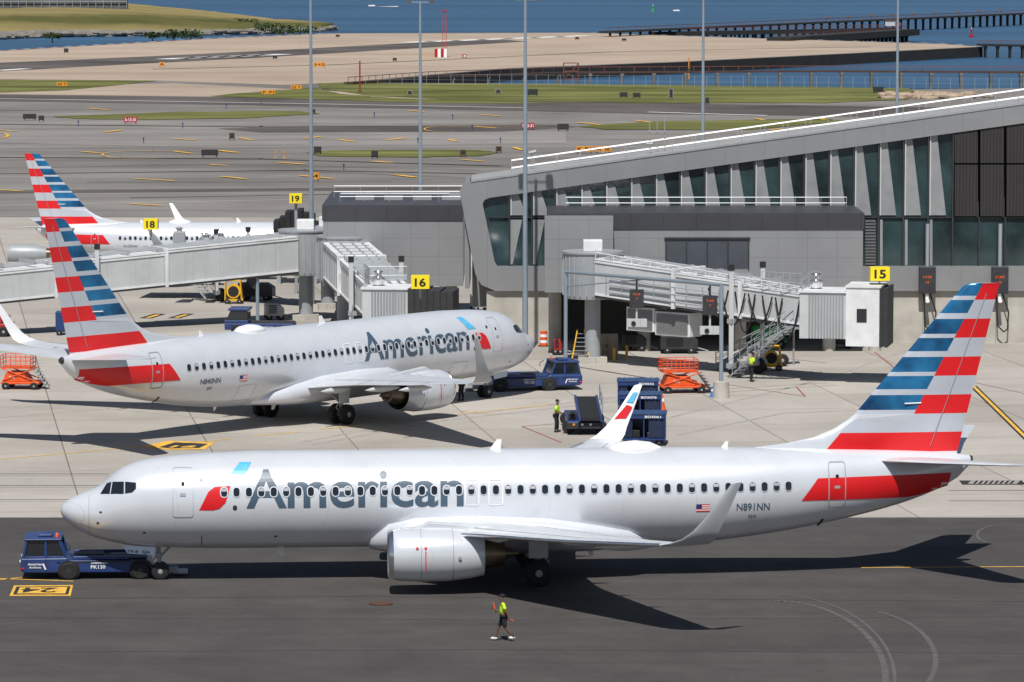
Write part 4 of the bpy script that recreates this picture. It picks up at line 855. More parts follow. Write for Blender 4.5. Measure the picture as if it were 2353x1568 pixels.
# ---------------------------------------------------------------- vehicles
def pushback_tug(label,loc,rz,code):
    T=thing('pushback_tug',label,'tug',loc,rz); T.scale=(1,1,.9)
    m=MB(); m.prism([(-2.85,-1.15,.32),(-3.0,-1.15,.45),(-3.0,-1.15,1.0),(-1.05,-1.15,1.02),(-.95,-1.15,.9),(2.3,-1.15,.86),(2.4,-1.15,.74),(2.4,-1.15,.3)],(0,2.3,0)); b=m.build('body',TUGB,T,bev=.06)
    m=MB(); m.box((-.85,-.8,.9),(2.2,.8,.95)); m.build('deck',TUGD,T,bev=.02)
    for y in (-.95,.95): MB().box((-.85,y-.1,.9),(1.5,y+.1,1.06)).build('deck_rail',TUGB,T,bev=.03)
    MB().box((-.7,-.5,.951),(.4,.5,1.08)).build('engine_hatch',TUGD,T,bev=.03)
    MB().box((.7,-.35,.951),(1.3,.35,1.02)).build('engine_hatch',DARKM,T,bev=.02)
    MB().box((-.85,-1.165,.78),(2.2,-1.152,.86)).build('side_trim',TUGD,T); MB().box((-.85,1.152,.78),(2.2,1.165,.86)).build('side_trim',TUGD,T)
    m=MB()
    for x,xt in ((-2.88,-2.72),(-1.95,-1.95),(-1.13,-1.4)):
        for y in (-1.05,1.05): m.tube((x,y,1.0),(xt,y*.95,1.82),.07,n=6)
    for y in (-1.05,1.05): m.tube((-2.85,y,1.03),(-1.15,y,1.03),.05,n=6)
    m.build('cab_frame',TUGB,T)
    MB().box((-2.85,-1.1,1.8),(-1.3,1.1,1.9)).build('cab_roof',TUGB,T,bev=.04)
    MB().box((-2.3,-.5,1.9),(-1.7,.5,2.02)).build('roof_unit',TUGB,T,bev=.04)
    for y in (-1.02,1.02):
        m=MB(); m.poly([(-2.78,y,1.06),(-2.0,y,1.06),(-2.0,y*.96,1.78),(-2.66,y*.96,1.78)]); m.build('cab_window',GLASS,T,fix=False)
        m=MB(); m.poly([(-1.9,y,1.06),(-1.22,y,1.06),(-1.44,y*.96,1.78),(-1.9,y*.96,1.78)]); m.build('cab_window',GLASS,T,fix=False)
    MB().poly([(-1.17,-1,1.06),(-1.17,1,1.06),(-1.41,.96,1.78),(-1.41,-.96,1.78)]).build('windscreen',GLASS,T,fix=False)
    MB().poly([(-2.84,-1,1.06),(-2.84,1,1.06),(-2.7,.96,1.78),(-2.7,-.96,1.78)]).build('windscreen',GLASS,T,fix=False)
    MB().cb((-2.3,0,1.35),(.5,.6,.6)).build('seat',BLACK,T,bev=.05)
    for y in (-1.16,1.16):
        MB().path([(-1.95,y,.4),(-1.95,y,1.0)],.012,4).build('door_gap',BLACK,b); MB().path([(-1.1,y,.4),(-1.1,y,1.0)],.012,4).build('door_gap',BLACK,b); MB().box((-1.5,y-.02,.8),(-1.35,y+.02,.84)).build('door_handle',BLACK,b)
        for x in (-1.0,1.95): MB().lathe((x,y-.025,.42),(0,1,0),[(0,.46),(.05,.46)],20).build('wheel_arch',BLACK,b)
    MB().path([(-1.15,-1.1,1.75),(-.95,-1.25,1.6),(-.95,-1.25,1.35)],.02).build('mirror',BLACK,T)
    MB().lathe((-1.5,-.6,1.9),(0,0,1),[(0,.07),(.15,.07),(.2,.03)],10).build('beacon',ORG,T,smooth=40)
    for x in (-1.0,1.95):
        for y in (-1.0,1.0): wheel(T,(x,y*1.1,.4),.4,.3,rimm=DARKM)
    for y in (-.55,.55): MB().box((2.3,y-.12,.18),(3.5,y+.12,.42)).build('cradle_arm',GREYM,T,bev=.02)
    MB().box((3.3,-.6,.12),(3.9,.6,.2)).build('cradle_plate',GREYM,T,bev=.02)
    for s in (-1,1):
        u=(1,0,0) if s<0 else (-1,0,0)
        def L_(name,t,x0,x1,z,h,mt=WHT):
            m=MB(); m.text(t,(x0 if s<0 else x1,s*1.19,z),u,(0,0,1),x1-x0,h,0,.015); m.build(name,mt,b,fix=False)
        L_('unit_number',code,-.1,.5,.5,.17); L_('door_lettering','American',-2.7,-2.1,.68,.12); L_('door_lettering','Airlines',-2.65,-2.15,.54,.1); L_('side_lettering','AMERICAN',-.1,.6,.73,.07)
        MB().box((-2.98,s*1.17-.01,.5),(-2.85,s*1.17+.01,.58)).build('reflector',RED,b); MB().box((2.2,s*1.17-.01,.45),(2.36,s*1.17+.01,.53)).build('reflector',RED,b)
        MB().poly([(-2.0,s*1.19,.48),(-1.93,s*1.19,.48),(-2.03,s*1.19,.76),(-2.1,s*1.19,.76)]).build('door_stripe',WHT,b,fix=False)
    for y in (-.8,.8): MB().lathe((-3.0,y,.8),(-1,0,0),[(0,.1),(.04,.09)],12).build('headlight',WHT,T)
    return T
c=G(213,1328); pushback_tug('blue pushback tug with cab at left under the foreground airliner nose',(c.x,c.y+.6,.012),math.radians(4),'PK130')
c=G(1215,897); pushback_tug('blue pushback tug with cab at right by the parked airliner nose',(c.x,c.y+.5,.01),math.radians(192),'PK132')
c=G(598,768); T=thing('baggage_truck','blue flatbed ramp truck behind the parked airliner fuselage','truck',(c.x,c.y,0),math.radians(-4))
m=MB(); m.box((-2.3,-.95,.35),(2.35,.95,.8)); b=m.build('body',TUGB,T,bev=.05)
MB().box((-2.3,-.95,.801),(-.7,.95,1.0)).build('cab_base',TUGB,T,bev=.04)
MB().prism([(-2.2,-.9,1.0),(-.75,-.9,1.0),(-.75,-.9,1.65),(-1.9,-.9,1.65)],(0,1.8,0)).build('cab_window',GLASS,T,bev=.03)
MB().box((-2.05,-1,1.65),(-.65,1,1.8)).build('cab_roof',TUGB,T,bev=.04)
MB().box((-.6,-.85,.801),(2.25,.85,.86)).build('deck',TUGD,T)
m=MB(); m.text('PJ636',(1.4,-.965,.5),(1,0,0),(0,0,1),.5,.14,0,.02); m.build('unit_number',WHT,b,fix=False)
m=MB(); m.text('AMERICAN',(.3,-.965,.5),(1,0,0),(0,0,1),.7,.1,0,.01); m.build('side_lettering',WHT,b,fix=False)
for x in (-1.5,1.5):
    for y in (-.85,.85): wheel(T,(x,y,.36),.36,.25)
# belt loader
c=G(1346,1000); T=thing('belt_loader','blue belt loader with black conveyor in front of the carts','belt loader',(c.x,c.y,0),math.radians(1))
MB().box((-1.0,-.2,.35),(.95,5.6,.75)).build('chassis',TUGB,T,bev=.06)
MB().box((-1.02,-.28,.36),(.97,-.2,.7)).build('bumper',TUGD,T,bev=.02)
m=MB(); m.prism([(-.3,-.5,.82),(.75,-.5,.82),(.75,6.4,1.25),(-.3,6.4,1.25)],(0,0,.16)); cv=m.build('conveyor',BLACK,T)
for x in (-.42,.751): MB().prism([(x,-.6,.78),(x+.12,-.6,.78),(x+.12,6.5,1.22),(x,6.5,1.22)],(0,0,.26)).build('conveyor_side',TUGB,cv)
m=MB(); m.path([(.95,1.5,1.0),(.95,1.5,1.9),(.95,5.5,2.2),(.95,5.5,1.3)],.03); m.tube((.95,3.5,1.2),(.95,3.5,2.05),.025); m.tube((.95,1.5,1.5),(.95,5.5,1.8),.02); m.build('hand_rail',GREYM,T)
MB().cb((-.7,.9,.95),(.45,.5,.35)).build('driver_seat',DARKM,T,bev=.04)
MB().lathe((-.7,.5,1.15),(0,-.4,1),[(0,.15),(.03,.15)],12).tube((-.7,.55,.75),(-.7,.5,1.15),.03).build('steering_wheel',BLACK,T)
for x in (-.35,.1,.55): MB().cb((x-.3,-.3,.6),(.12,.04,.1)).build('headlight',ORGS if x<0 else WHT,T)
for x in (-.9,.82):
    for y in (.7,4.8): wheel(T,(x,y,.36),.36,.24)
def cart(label,px,py,rz,code):
    c=G(px,py); T=thing('baggage_cart',label,'baggage cart',(c.x,c.y,0),math.radians(rz),'blue covered baggage carts'); T.scale=(1,1,.82)
    m=MB(); m.box((-1.15,-.8,.4),(1.15,.8,.5)); m.box((-1.15,.72,.5),(1.15,.8,2.05)); m.box((-1.15,-.8,.5),(-1.08,.72,2.05)); m.box((1.08,-.8,.5),(1.15,.72,2.05)); m.box((-.03,-.8,.5),(.03,.72,2.05))
    b=m.build('body',TUGB,T)
    m=MB(); m.box((-1.2,-.86,2.05),(1.2,.86,2.12))
    for k in range(8): m.box((-1.1+k*.3,-.84,2.12),(-1.03+k*.3,.84,2.16))
    m.build('roof',mat('cart_roof',(.035,.075,.18),.5,.1,.35,3),T)
    for x0,x1 in ((-1.05,-.6),(.25,1.05)): 
        m=MB(); n=6
        for k in range(n): xa=x0+(x1-x0)*k/n; xb=x0+(x1-x0)*(k+1)/n; m.add([(xa,-.78+.05*(k%2),.55),(xb,-.73-.05*(k%2),.55),(xb,-.73-.05*(k%2),2.0),(xa,-.78+.05*(k%2),2.0)],[(0,1,2,3)])
        m.build('curtain',mat('curtain_blue',(.012,.022,.06),.8,0,.3,6),T,fix=False)
    MB().box((-1.16,-.83,1.78),(1.16,-.81,2.02)).build('header',TUGB,b); m=MB(); m.text(code,(.05,-.835,1.83),(1,0,0),(0,0,1),.85,.15,0,.02); m.build('lettering',WHT,b,fix=False)
    MB().box((-.9,-.5,.5),(-.2,.5,1.0)).build('luggage',BLACK,T,bev=.05); MB().box((.15,-.4,.5),(.8,.4,.85)).build('luggage',DARKM,T,bev=.05)
    for x in (-.8,.8):
        for y in (-.6,.6): wheel(T,(x,y,.22),.22,.14)
cart('nearest blue baggage cart right of the far winglet',1480,1022,-3,'BD5061'); cart('blue baggage cart second in the row, lettered on its header',1472,975,-4,'BD5070'); cart('farthest blue baggage cart of the row behind the winglet',1466,942,-2,'BD5032')
def stand_(label,px,py,rz,w=2.6):
    c=G(px,py); T=thing('maintenance_stand',label,'work platform',(c.x,c.y,0),math.radians(rz),'orange mobile work stands'); T.scale=(1,1,.92)
    m=MB(); m.box((-w/2,-.8,.35),(w/2,.8,.5)); m.build('base',ORG,T,bev=.03)
    m=MB(); m.prism([(-w/2+.1,-.7,.501),(w/2-.6,-.7,.501),(w/2-1.0,-.7,1.1),(-w/2+.3,-.7,1.1)],(0,1.4,0)); m.build('motor_box',ORG,T,bev=.04)
    m=MB()
    for s in (-.74,.74):
        m.tube((-w/2+.1,s,.6),(w/2-.3,s,1.35),.04); m.tube((w/2-.3,s,.6),(-w/2+.1,s,1.35),.04)
    m.box((-w/2,-.75,1.35),(w/2-.5,.75,1.43)); m.build('scissor_lift',ORG,T)
    rail(T,[(-w/2,-.72,1.43),(w/2-.5,-.72,1.43),(w/2-.5,.72,1.43),(-w/2,.72,1.43),(-w/2,-.72,1.43)],.75,.5,.025,ORG,2)
    m=MB()
    for k in range(6): m.box((w/2-.4+k*.12,-.35,1.25-k*.2),(w/2-.15+k*.12,.35,1.29-k*.2))
    for s in (-.38,.38): m.tube((w/2-.4,s,1.3),(w/2+.4,s,.1),.03)
    m.build('steps',GREYM,T); m=MB(); m.text('AA',(-.7,-.71,.7),(1,0,0),(0,0,1),.4,.2,0,.02); m.build('lettering',WHT,T,fix=False)
    for x in (-w/2+.3,w/2-.3):
        for y in (-.75,.75): wheel(T,(x,y,.24),.24,.15)
stand_('orange mobile work stand right of the winglet, beside a blue cone',1568,902,8); stand_('orange mobile work stand at the left edge under the parked tail',52,893,-6,2.3)
def cone(label,px,py,h,mt,group=None):
    c=G(px,py); T=thing('traffic_cone',label,'cone',(c.x,c.y,.01)); MB().lathe((0,0,.04),(0,0,1),[(0,h*.24),(h*.55,h*.12),(h,h*.04)],16).build('cone_body',mt,T,smooth=40); MB().cb((0,0,.02),(h*.6,h*.6,.04)).build('foot',mt,T); MB().lathe((0,0,.04+h*.5),(0,0,1),[(0,h*.145),(h*.2,h*.1)],16).build('reflective_band',WHT,T)
cone('blue traffic cone beside the orange work stand',1637,913,.6,mat('cone_blue',(.02,.2,.5),.6)); cone('tall orange traffic cone right of the blue carts',1521,944,.95,ORG)
c=G(1249,793); T=thing('traffic_barrel','orange and white striped barrel beside the concourse base wall','barrel',(c.x,c.y-1,0)); m=MB()
for k in range(5): m.lathe((0,0,.05+k*.19),(0,0,1),[(0,.28-.012*k),(.19,.27-.012*k)],18,k%2)
m.build('drum',[ORG,WHT],T,smooth=30); MB().lathe((0,0,0),(0,0,1),[(0,.4),(.06,.4)],18).build('foot',BLACK,T)
for i,px in enumerate((1379,1411,1440)):
    c=G(px,829+(i==1)*3-(i==2)*2); T=thing('bollard',('leftmost','middle','rightmost')[i]+' of three yellow bollards by the beige cabinet','bollard',(c.x,c.y,0),0,'yellow bollards'); MB().lathe((0,0,0),(0,0,1),[(0,.09),(.85,.09),(.9,.05)],12).build('post',YELB,T,smooth=40)
c=G(1397,829); T=thing('utility_cabinet','beige utility cabinet among the yellow bollards','cabinet',(c.x,c.y+.9,0)); MB().box((-.65,-.4,0),(.65,.4,1.6)).build('housing',mat('beige_box',(.3,.24,.18),.6),T,bev=.03); MB().box((-.01,-.42,.1),(.01,-.4,1.5)).build('door_gap',DARKM,T); MB().box((-.12,-.44,.8),(-.05,-.41,1.0)).build('handle',DARKM,T)
c=G(1335,836); T=thing('step_ladder','yellow step ladder standing left of the bollards','ladder',(c.x,c.y,0)); m=MB()
for s in (-1,1): m.tube((s*.6,-.1,0),(s*.22,.5,2.1),.04); m.tube((s*.6,1.1,0),(s*.22,.55,2.1),.035)
m.build('frame',YELB,T)
for k in range(1,8): t_=k/8; MB().box((-.6+.38*t_,-.1+.6*t_-.06,2.1*t_),(.6-.38*t_,-.1+.6*t_+.06,2.1*t_+.03)).build('step',GREYM,T)
def ycart(label,px,py,s=1):
    c=G(px,py); T=thing('hydrant_cart',label,'service cart',(c.x,c.y,0),0,'yellow hose carts')
    m=MB(); m.path([(-.6,-.4,.3),(-.6,-.4,1.5*s),(.5,-.4,1.5*s),(.6,-.4,.3),(-.6,-.4,.3)],.05); m.path([(-.6,.4,.3),(-.6,.4,1.5*s),(.5,.4,1.5*s),(.6,.4,.3)],.05); m.tube((-.6,-.4,1.5*s),(-.6,.4,1.5*s),.05); m.tube((.5,-.4,1.5*s),(.5,.4,1.5*s),.05); m.box((-.65,-.45,.25),(.7,.45,.35)); m.build('frame',YELB,T)
    m=MB(); m.lathe((0,-.3,.8*s),(0,1,0),[(0,.45*s),(.05,.45*s),(.06,.2),(.5,.2),(.51,.45*s),(.56,.45*s)],18); m.build('hose_reel',YELB,T,smooth=40); MB().lathe((0,-.34,.8*s),(0,1,0),[(0,.34*s),(.38,.34*s)],18).build('hose',BLACK,T,smooth=40)
    for x in (-.45,.45):
        for y in (-.4,.4): wheel(T,(x,y,.2),.2,.12)
ycart('yellow hose cart below the gate 15 stair',1772,852); ycart('yellow hose cart at left under the long bridge',537,698,1.15)
c=G(1765,800); T=thing('air_start_unit','green tank unit partly hidden under the gate 15 bridge','ground unit',(c.x,c.y,0)); MB().lathe((-1.1,0,1.0),(1,0,0),[(0,.3),(.1,.5),(2.1,.5),(2.2,.3)],18).build('tank',GRN,T,smooth=40); MB().box((-1.2,-.5,.4),(1.2,.5,.52)).build('frame',GRN,T)
for x in (-.8,.8):
    for y in (-.5,.5): wheel(T,(x,y,.3),.3,.2)
a=G(1645,850);b=W(1835,752,a.y+3); T=thing('mobile_stair','grey mobile stair leaning up to the gate 15 bridge','stairs'); n=16
for k in range(n): p=a+(V((b.x,b.y,b.z))-a)*(k+.5)/n; MB().box((p.x-.2,p.y-.5,p.z-.02),(p.x+.2,p.y+.5,p.z+.03)).build('step',GREYM,T)
for s in (-.5,.5):
    m=MB(); A=a+V((0,s,.1));B=b+V((0,s,0)); m.obox(A,B,.06,.25); m.tube(A+V((0,0,1)),B+V((0,0,1)),.025); m.tube(A+V((0,0,.55)),B+V((0,0,.55)),.02)
    for k in range(8): p=A+(B-A)*k/7; m.tube(p,p+V((0,0,1)),.02,n=5)
    m.build('side_rail',GREYM,T)
MB().tube((b.x-.3,b.y,0),(b.x-.3,b.y,b.z),.06).build('support',GREYM,T); MB().tube(((a.x+b.x)/2,b.y-1,0),((a.x+b.x)/2,b.y-1.2,b.z/2),.05).build('support',GREYM,T)
wheel(T,((a.x*.2+b.x*.8),b.y-1,.4),.4,.25); wheel(T,((a.x*.8+b.x*.2),b.y-2,.3),.3,.2)
TRD=mat('truck_red',(.35,.02,.02),.4)
c=G(5,772); T=thing('red_truck','red service truck cut by the left edge of the picture','truck',(c.x,c.y,0)); MB().box((-1.6,-.9,.4),(.75,.9,.9)).build('body',TRD,T,bev=.06); MB().box((-1.6,-.9,.901),(.1,.9,1.4)).build('cab',TRD,T,bev=.06); MB().box((.12,-.8,.92),(.5,.8,1.35)).build('windscreen',GLASS,T)
for y in (-.85,.85): wheel(T,(.2,y,.35),.35,.25); wheel(T,(-1.2,y,.35),.35,.25)
c=G(138,770); T=thing('dolly_stack','blue dolly behind the parked airliner fin','dolly',(c.x,c.y,0)); MB().box((-.25,-.5,.3),(.3,.5,1.6)).build('rack',TUGB,T,bev=.03); wheel(T,(0,-.5,.2),.2,.15)
def equip(label,px,py,w,h,mt,cat='ground unit'):
    c=G(px,py); T=thing('ground_power_unit',label,cat,(c.x,c.y,0),random.uniform(-.2,.2)); MB().prism([(-w/2,-.6,.3),(w/2,-.6,.3),(w/2,-.6,h*.75),(w*.3,-.6,h),(-w/2,-.6,h)],(0,1.2,0)).build('housing',mt,T,bev=.05); m=MB()
    for k in range(5): m.box((-w*.35,-.63,.5+k*.12),(w*.1,-.6,.56+k*.12))
    m.build('vent_grille',BLACK,T); MB().tube((w/2,0,.35),(w/2+.7,0,.15),.04).build('tow_bar',GREYM,T)
    for x in (-w*.32,w*.32):
        for y in (-.5,.5): wheel(T,(x,y,.25),.25,.15)
equip('dark ground unit under the long bridge at left',470,655,3.0,1.2,DARKM); equip('grey ground unit beneath the rotunda of the long bridge',630,735,1.3,1.1,GREYM); equip('dark tractor right of the yellow hose cart under the long bridge',590,690,2.6,1.3,mat('navy_unit',(.03,.035,.06),.5)); equip('white ground unit beside the concourse end wall',1105,715,1.4,1.2,BRIDGER); equip('red fire extinguisher cart left of the gate 15 pipe post',1282,815,.5,1.0,TRD); equip('dark ground unit in the shade below gate 15',1560,812,2.4,1.2,DARKM); equip('dark lavatory unit in the shade left of the stair',1460,806,1.6,1.1,DARKM)
equip('navy tractor in the shade between the gate 16 bridge legs',820,722,1.6,1.2,MATS['navy_unit']); equip('dark cart under the right end of the gate 15 bridge',1930,800,1.8,.9,DARKM)
# ---------------------------------------------------------------- airfield signs
def board(label,px,py,wpx,hpx,col,txt=None,tcol=None,cat='airfield sign'):
    p=G(px,py); s=FX/p.y; w=wpx/s; h=hpx/s; T=thing('airfield_sign',label,cat,(p.x,p.y,0),random.uniform(-.1,.1),'airfield guidance signs')
    b=MB().box((-w/2,-.15,.25),(w/2,.15,.25+h)).build('panel',col,T)
    for x in (-w*.4,w*.4): MB().box((x-.05,-.05,0),(x+.05,.05,.25)).build('leg',BLACK,T)
    if txt: m=MB(); m.text(txt,(-w*.42,-.16,.25+h*.18),(1,0,0),(0,0,1),w*.84,h*.64,0,.02); m.build('lettering',tcol,b,fix=False)
    else: MB().box((-w/2+.08,-.17,.3),(w/2-.08,-.151,.2+h)).build('face',mat('sign_back',(.03,.03,.032),.5,0,.3,3),b)
B_=board; TEAL=mat('teal_box',(.05,.1,.1),.6); BRN=mat('sign_brown',(.2,.09,.03),.6)
B_('small black sign near the far left shoreline',152,123,10,9,BLACK); B_('orange sign left of centre on the runway deck',372,155,12,9,ORGS,'A',BLACK); B_('yellow 22 sign on the far left grass',143,201,25,9,ORGS,'22 ↑',BLACK)
B_('small black sign left of the tall pole on the runway',632,137,10,6,BLACK); B_('orange and black sign right of the leftmost pole on the runway',735,156,28,9,ORGS,'B 4-22',BLACK); B_('wide orange sign on the thin grass sliver',617,220,30,9,ORGS,'P  P1',BLACK); B_('orange 22 sign behind the leftmost pole',681,208,25,9,ORGS,'22 ↑',BLACK)
B_('wide black sign at left on the taxiway',68,277,30,11,BLACK); B_('small black sign right of the wide one at left',95,280,12,10,BLACK); B_('red sign reading 5-13-31 on the left grass island',300,285,30,12,SRED,'5-13-31',WHT); B_('orange backed sign standing near the left middle taxiway',533,323,13,13,BRN); B_('wide black sign left of the leftmost pole',482,362,38,13,BLACK)
B_('black sign right of the leftmost pole by the grass',730,356,17,14,BLACK); B_('black sign in front of the small grass island',861,365,15,13,BLACK); B_('red 13-31 sign left of the black one at centre',1213,299,30,12,SRED,'5 13-31',WHT); B_('black sign right of the red 13-31 sign',1294,302,26,13,BLACK)
B_('brown backed sign on the right half of the small grass island',1064,361,15,12,BRN); B_('brown backed sign at the right end of the small grass island',1146,353,14,12,BRN); B_('orange sign low behind the leftmost pole',722,417,22,15,ORGS,'B4',BLACK); B_('yellow sign above the concourse roof rail, left of the pair',1343,353,38,12,ORGS,'K B1',BLACK); B_('yellow sign above the concourse roof rail, right of the pair',1386,353,36,12,ORGS,'M  IB',BLACK)
B_('small red sign right of the lattice mast',1067,135,10,7,SRED,'4',WHT); B_('small orange sign on the far runway deck',1326,93,10,6,ORGS); B_('small dark sign right of the small orange sign',1434,96,10,5,DARKM); B_('tiny red sign near the runway tip behind the pole',776,87,9,5,SRED); B_('dark sign near the pole on the grass end at left',720,263,9,8,DARKM); B_('grey cabinet on the grass bank behind the centre pole',1224,222,24,14,TEAL); B_('pair cabinet left on the grass bank at right',1433,226,18,10,DARKM); B_('cabinet right of the pair on the grass bank',1463,227,18,10,TEAL); B_('small grey box on the grass bank left of the centre pole',942,221,12,9,GREYM); B_('small grey cabinet above the red 13-31 sign',1145,218,12,9,GREYM); B_('dark box on the far right grass bank',2018,215,24,12,DARKM); B_('small dark sign on the runway left of the lattice mast',907,142,9,6,DARKM); B_('grey box on the grass bank at far right third',1542,228,10,20,GREYM); B_('tiny dark sign at the base of the far right grass',1625,240,8,12,DARKM)
words=['first','second','third','fourth','fifth','sixth','seventh','eighth','ninth','tenth','eleventh','twelfth']
for i,(px,py) in enumerate(((633,362),(653,363),(520,250),(860,270),(1040,275),(330,330),(180,290),(420,295),(960,330),(1085,300),(1150,330),(790,392))):
    p=G(px,py); T=thing('edge_marker','small edge marker light standing %s among the taxiway markers'%words[i],'marker light',(p.x,p.y,0),0,'taxiway edge marker lights'); MB().lathe((0,0,0),(0,0,1),[(0,.14),(.1,.05),(.5,.05),(.55,.1),(.75,.09),(.8,.02)],8).build('stem',ORGS if i<2 else TUGB,T)
c=G(2150,226); m=MB()
for k in range(90): m.ell((c.x+random.gauss(0,4),c.y+random.gauss(0,2),random.uniform(0,.6)),(random.uniform(.5,1.6),random.uniform(.5,1.4),random.uniform(.3,.9)),n=6)
tag(m.build('rubble',mat('rubble_beige',(.35,.27,.2),.95,0,.3,.5)),'beige rubble mound at the right end of the grass bank','rubble',kind='stuff')
c=G(1013,135); T=thing('radio_shelter','red and white striped equipment shelter beside the lattice mast','shelter',(c.x,c.y,0)); m=MB()
for k in range(4): m.box((-1.4+k*.7,-1,.3),(-.7+k*.7,1,2.2),k%2)
m.build('cabin',[SRED,WHT],T); MB().box((-1.5,-1.1,0),(1.5,1.1,.3)).build('plinth',CONC,T)
c=G(1021,133); T=thing('lattice_mast','red lattice radio mast on the runway deck','mast',(c.x,c.y+3,0)); m=MB(); hh=W(1021,25,c.y+3).z
q=[V((-.6,-.6,0)),V((.6,-.6,0)),V((.6,.6,0)),V((-.6,.6,0))]
for i in range(4): m.tube(q[i],q[i]*.6+V((0,0,hh)),.06,n=4)
for k in range(12):
    z0=hh*k/12; z1=hh*(k+1)/12
    for i in range(4):
        a_=q[i]*(1-.4*k/12)+V((0,0,z0)); b_=q[(i+1)%4]*(1-.4*(k+1)/12)+V((0,0,z1)); m.tube(a_,b_,.035,n=4)
m.build('lattice',mat('mast_red',(.4,.04,.03),.6),T); MB().cb((0,0,hh+.1),(1.6,1.6,.2)).build('platform',SRED,T)
c=G(985,135); T=thing('antenna_array','row of thin orange antenna elements left of the shelter','antenna',(c.x,c.y,0))
for k in range(6): MB().tube((-1.8+k*.7,0,0),(-1.8+k*.7,0,1.6+.3*(k%2)),.05,n=4).build('element',ORGS,T)
MB().tube((-1.8,0,1.3),(1.7,0,1.3),.04,n=4).build('cross_bar',ORGS,T)
# ---------------------------------------------------------------- trestles
def trestle(label,px,z,w,n,mt=WOODT,railing=True,thick=.5):
    T=thing('trestle_pier',label,'pier')
    pts=[G(x,y,z) for x,y in px]
    m=MB()
    for a,b in zip(pts[:-1],pts[1:]): m.obox(a-V((0,0,thick)),b-V((0,0,thick)),w,thick)
    m.build('deck',mt,T)
    if railing:
        m=MB()
        for a,b in zip(pts[:-1],pts[1:]):
            L=(b-a).length; k_=int(L/3)
            for s in (-w/2,w/2):
                o=V((0,s,0)); m.tube(a+o+V((0,0,.9)),b+o+V((0,0,.9)),.05,n=4)
                for i in range(k_): p=a+(b-a)*i/k_+o; m.tube(p,p+V((0,0,.9)),.045,n=4)
        m.build('railing',RUST,T)
    tot=sum((b-a).length for a,b in zip(pts[:-1],pts[1:]))
    for a,b in zip(pts[:-1],pts[1:]):
        k_=max(1,int(n*(b-a).length/tot))
        for i in range(k_):
            p=a+(b-a)*(i+.5)/k_; m=MB()
            for s in (-w*.4,w*.4): m.tube((p.x,p.y+s,ZW-.5),(p.x,p.y+s,z-thick),.28,n=7)
            m.box((p.x-.35,p.y-w*.55,z-thick-.5),(p.x+.35,p.y+w*.55,z-thick)); m.build('pile_bent',mat('pile_grey',(.16,.15,.13),.9,0,.3,.5) if mt is WOODT else TIMB,T)
trestle('red railed access trestle in the near channel running to the right edge',[(1320,165),(1900,162),(2450,165)],1.0,1.8,17,thick=.35)
trestle('short rusty trestle climbing left from the near channel shore',[(800,189),(1000,175),(1320,165)],.5,1.8,10,thick=.35)
trestle('far approach light trestle crossing the bay at upper right',[(1390,72),(1800,54),(2353,30),(2500,25)],1.6,4,60,TIMB)
trestle('dark lower trestle arm below the far light trestle',[(1790,86),(2087,67)],1.0,7,30,TIMB,True,1.8)
trestle('dark trestle arm leading from the runway end to the far trestle',[(1500,74),(2050,64)],.6,4,30,TIMB,True,1.2)
trestle('small dock at the right edge behind the channel',[(2250,101),(2450,105)],.8,2.5,7,TIMB)
for i in range(9):
    x=1900+i*50; y=50-(x-1800)*.0434; p=G(x,y,1.6); T=thing('approach_light','orange approach light bar number %s from the left on the far trestle'%['one','two','three','four','five','six','seven','eight','nine'][i],'light',(p.x,p.y,1.6),0,'approach lights on the far trestle'); MB().box((-.8,-.2,0.6),(.8,.2,1.0)).build('light_bar',BRN,T); MB().tube((0,0,0),(0,0,.6),.1,n=5).build('post',DARKM,T)
p=G(2045,60,1.5); T=thing('pier_hut','pale hut with red frame on the far trestle','hut',(p.x,p.y,1.5)); MB().box((-1.5,-1,0),(1.5,1,1.7)).build('cabin',BRIDGE,T); MB().box((-1.9,-1.3,1.7),(1.9,1.3,1.9)).build('roof',RUST,T); MB().box((1.6,-1,0),(3.2,1,1.1)).build('annexe',RUST,T)
T=thing('shore_fence','long thin wire fence along the channel bank','fence')
for x in range(840,2353,28): p=G(x,196+(x-840)*.008); MB().tube(p,p+V((0,0,2.2)),.04,n=4).build('post',GREYM,T)
a=G(840,196);b=G(2353,208)
for z in (1.1,2.1): MB().tube(a+V((0,0,z)),b+V((0,0,z)),.018,n=4).build('wire',GREYM,T)
for px,py,h,lab,mt in ((827,212,5.5,'red slim mast at the left end of the grass bank',SRED),(1583,160,2.5,'orange marker post in the near channel',ORGS)):
    p=G(px,py); T=thing('marker_mast',lab,'mast',(p.x,p.y,0)); MB().tube((0,0,-2),(0,0,h),.14,n=6).build('post',mt,T); MB().cb((0,0,.1),(.8,.5,.2)).build('foot',DARKM,T)
p=G(1312,186); T=thing('loading_tower','rusty frame tower where the trestle meets the deck wall','tower',(p.x,p.y,0)); m=MB()
for x in (-1.4,1.4):
    for y in (-1,1): m.tube((x,y,-3),(x,y,3.4),.1,n=5)
for z in (.2,1.8,3.4): m.path([(-1.4,-1,z),(1.4,-1,z),(1.4,1,z),(-1.4,1,z),(-1.4,-1,z)],.07)
m.tube((-1.4,-1,.2),(1.4,-1,3.4),.06); m.tube((1.4,-1,.2),(-1.4,-1,1.8),.06); m.build('frame',RUST,T)
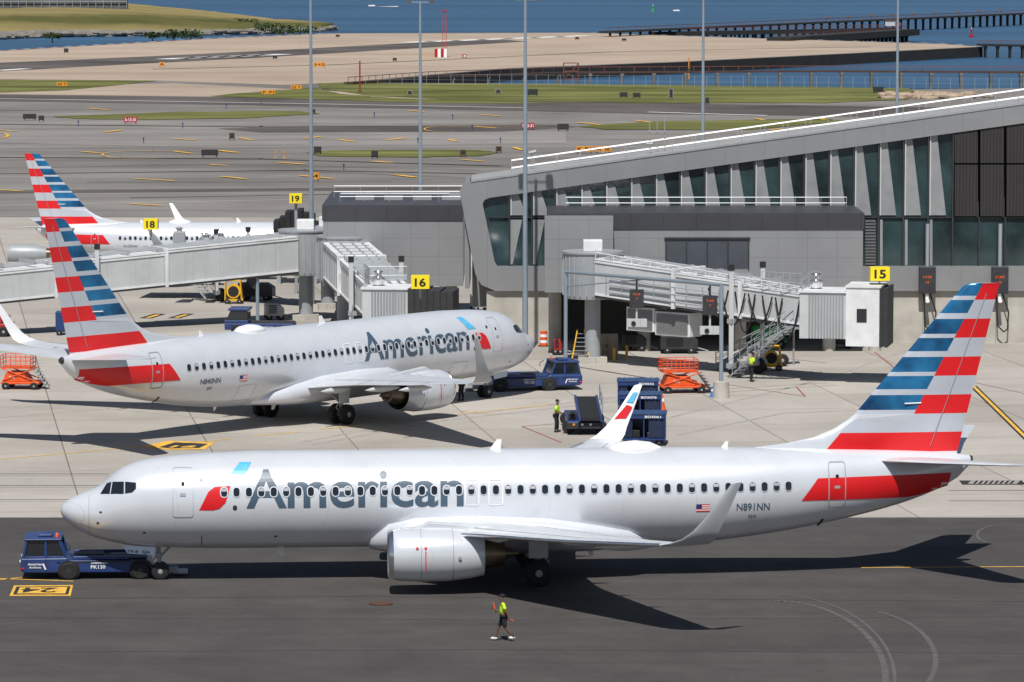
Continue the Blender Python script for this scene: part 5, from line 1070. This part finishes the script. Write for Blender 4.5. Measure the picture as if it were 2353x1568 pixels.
def boat(px,py,lab,s):
    p=G(px,py,ZW); T=thing('motor_boat',lab,'boat',(p.x,p.y,ZW)); m=MB(); m.prism([(-2.5*s,-.9*s,0),(-2.7*s,-.9*s,.9*s),(2.3*s,-.9*s,.8*s),(2.2*s,-.9*s,0)],(0,1.8*s,0)); m.build('hull',WHT,T,bev=.1); MB().prism([(-.8*s,-.6*s,.9*s),(-.3*s,-.6*s,1.4*s),(1.0*s,-.6*s,1.4*s),(1.2*s,-.6*s,.9*s)],(0,1.2*s,0)).build('cabin',GREYM,T)
boat(855,15,'small white motor boat with a wake at upper left',.65); boat(1555,26,'small white boat on the bay near the pole at upper right',.6)
m=MB(); m.poly([G(860,15.5,ZW+.05),G(915,14.2,ZW+.05),G(915,15.8,ZW+.05)]); struct('wake',m,WHTP)
for px,py,mt,lab in ((1500,27,GRN,'green channel buoy on the bay'),(2232,86,SRED,'red channel buoy at right beyond the dock')):
    p=G(px,py,ZW); T=thing('channel_buoy',lab,'buoy',(p.x,p.y,ZW)); MB().lathe((0,0,0),(0,0,1),[(0,.8),(.5,.8),(.7,.35),(2.0,.2),(2.1,.4),(2.5,.35)],12).build('float',mt,T,smooth=40); MB().tube((0,0,2.5),(0,0,3.0),.1).build('lantern',WHT,T)
# ---------------------------------------------------------------- light, world, camera
w=bpy.data.worlds.new('World'); bpy.context.scene.world=w; w.use_nodes=True; N=w.node_tree.nodes; L=w.node_tree.links
dirv=V((.06,.65,-1)).normalized(); el=math.asin(-dirv.z); az=math.atan2(-dirv.x,-dirv.y)
sk=N.new('ShaderNodeTexSky'); sk.sky_type='NISHITA'; sk.sun_disc=False; sk.sun_elevation=el; sk.sun_rotation=az; sk.air_density=1; sk.dust_density=.5
L.new(sk.outputs[0],N['Background'].inputs[0]); N['Background'].inputs[1].default_value=.06
su=bpy.data.lights.new('sun','SUN'); su.energy=4.8; su.angle=math.radians(.5); su.color=(1,.965,.91); so=bpy.data.objects.new('sun',su); C.objects.link(so); so.rotation_euler=dirv.to_track_quat('-Z','Y').to_euler()
cam=bpy.data.cameras.new('camera'); cam.sensor_width=36; cam.lens=FX/2353*36; cam.clip_start=1; cam.clip_end=80000
co=bpy.data.objects.new('camera',cam); C.objects.link(co); co.location=(0,0,HC); co.rotation_euler=(math.pi/2-TH,0,0); bpy.context.scene.camera=co
s=bpy.context.scene; s.view_settings.view_transform='Standard'; s.view_settings.look='None'; s.view_settings.exposure=0
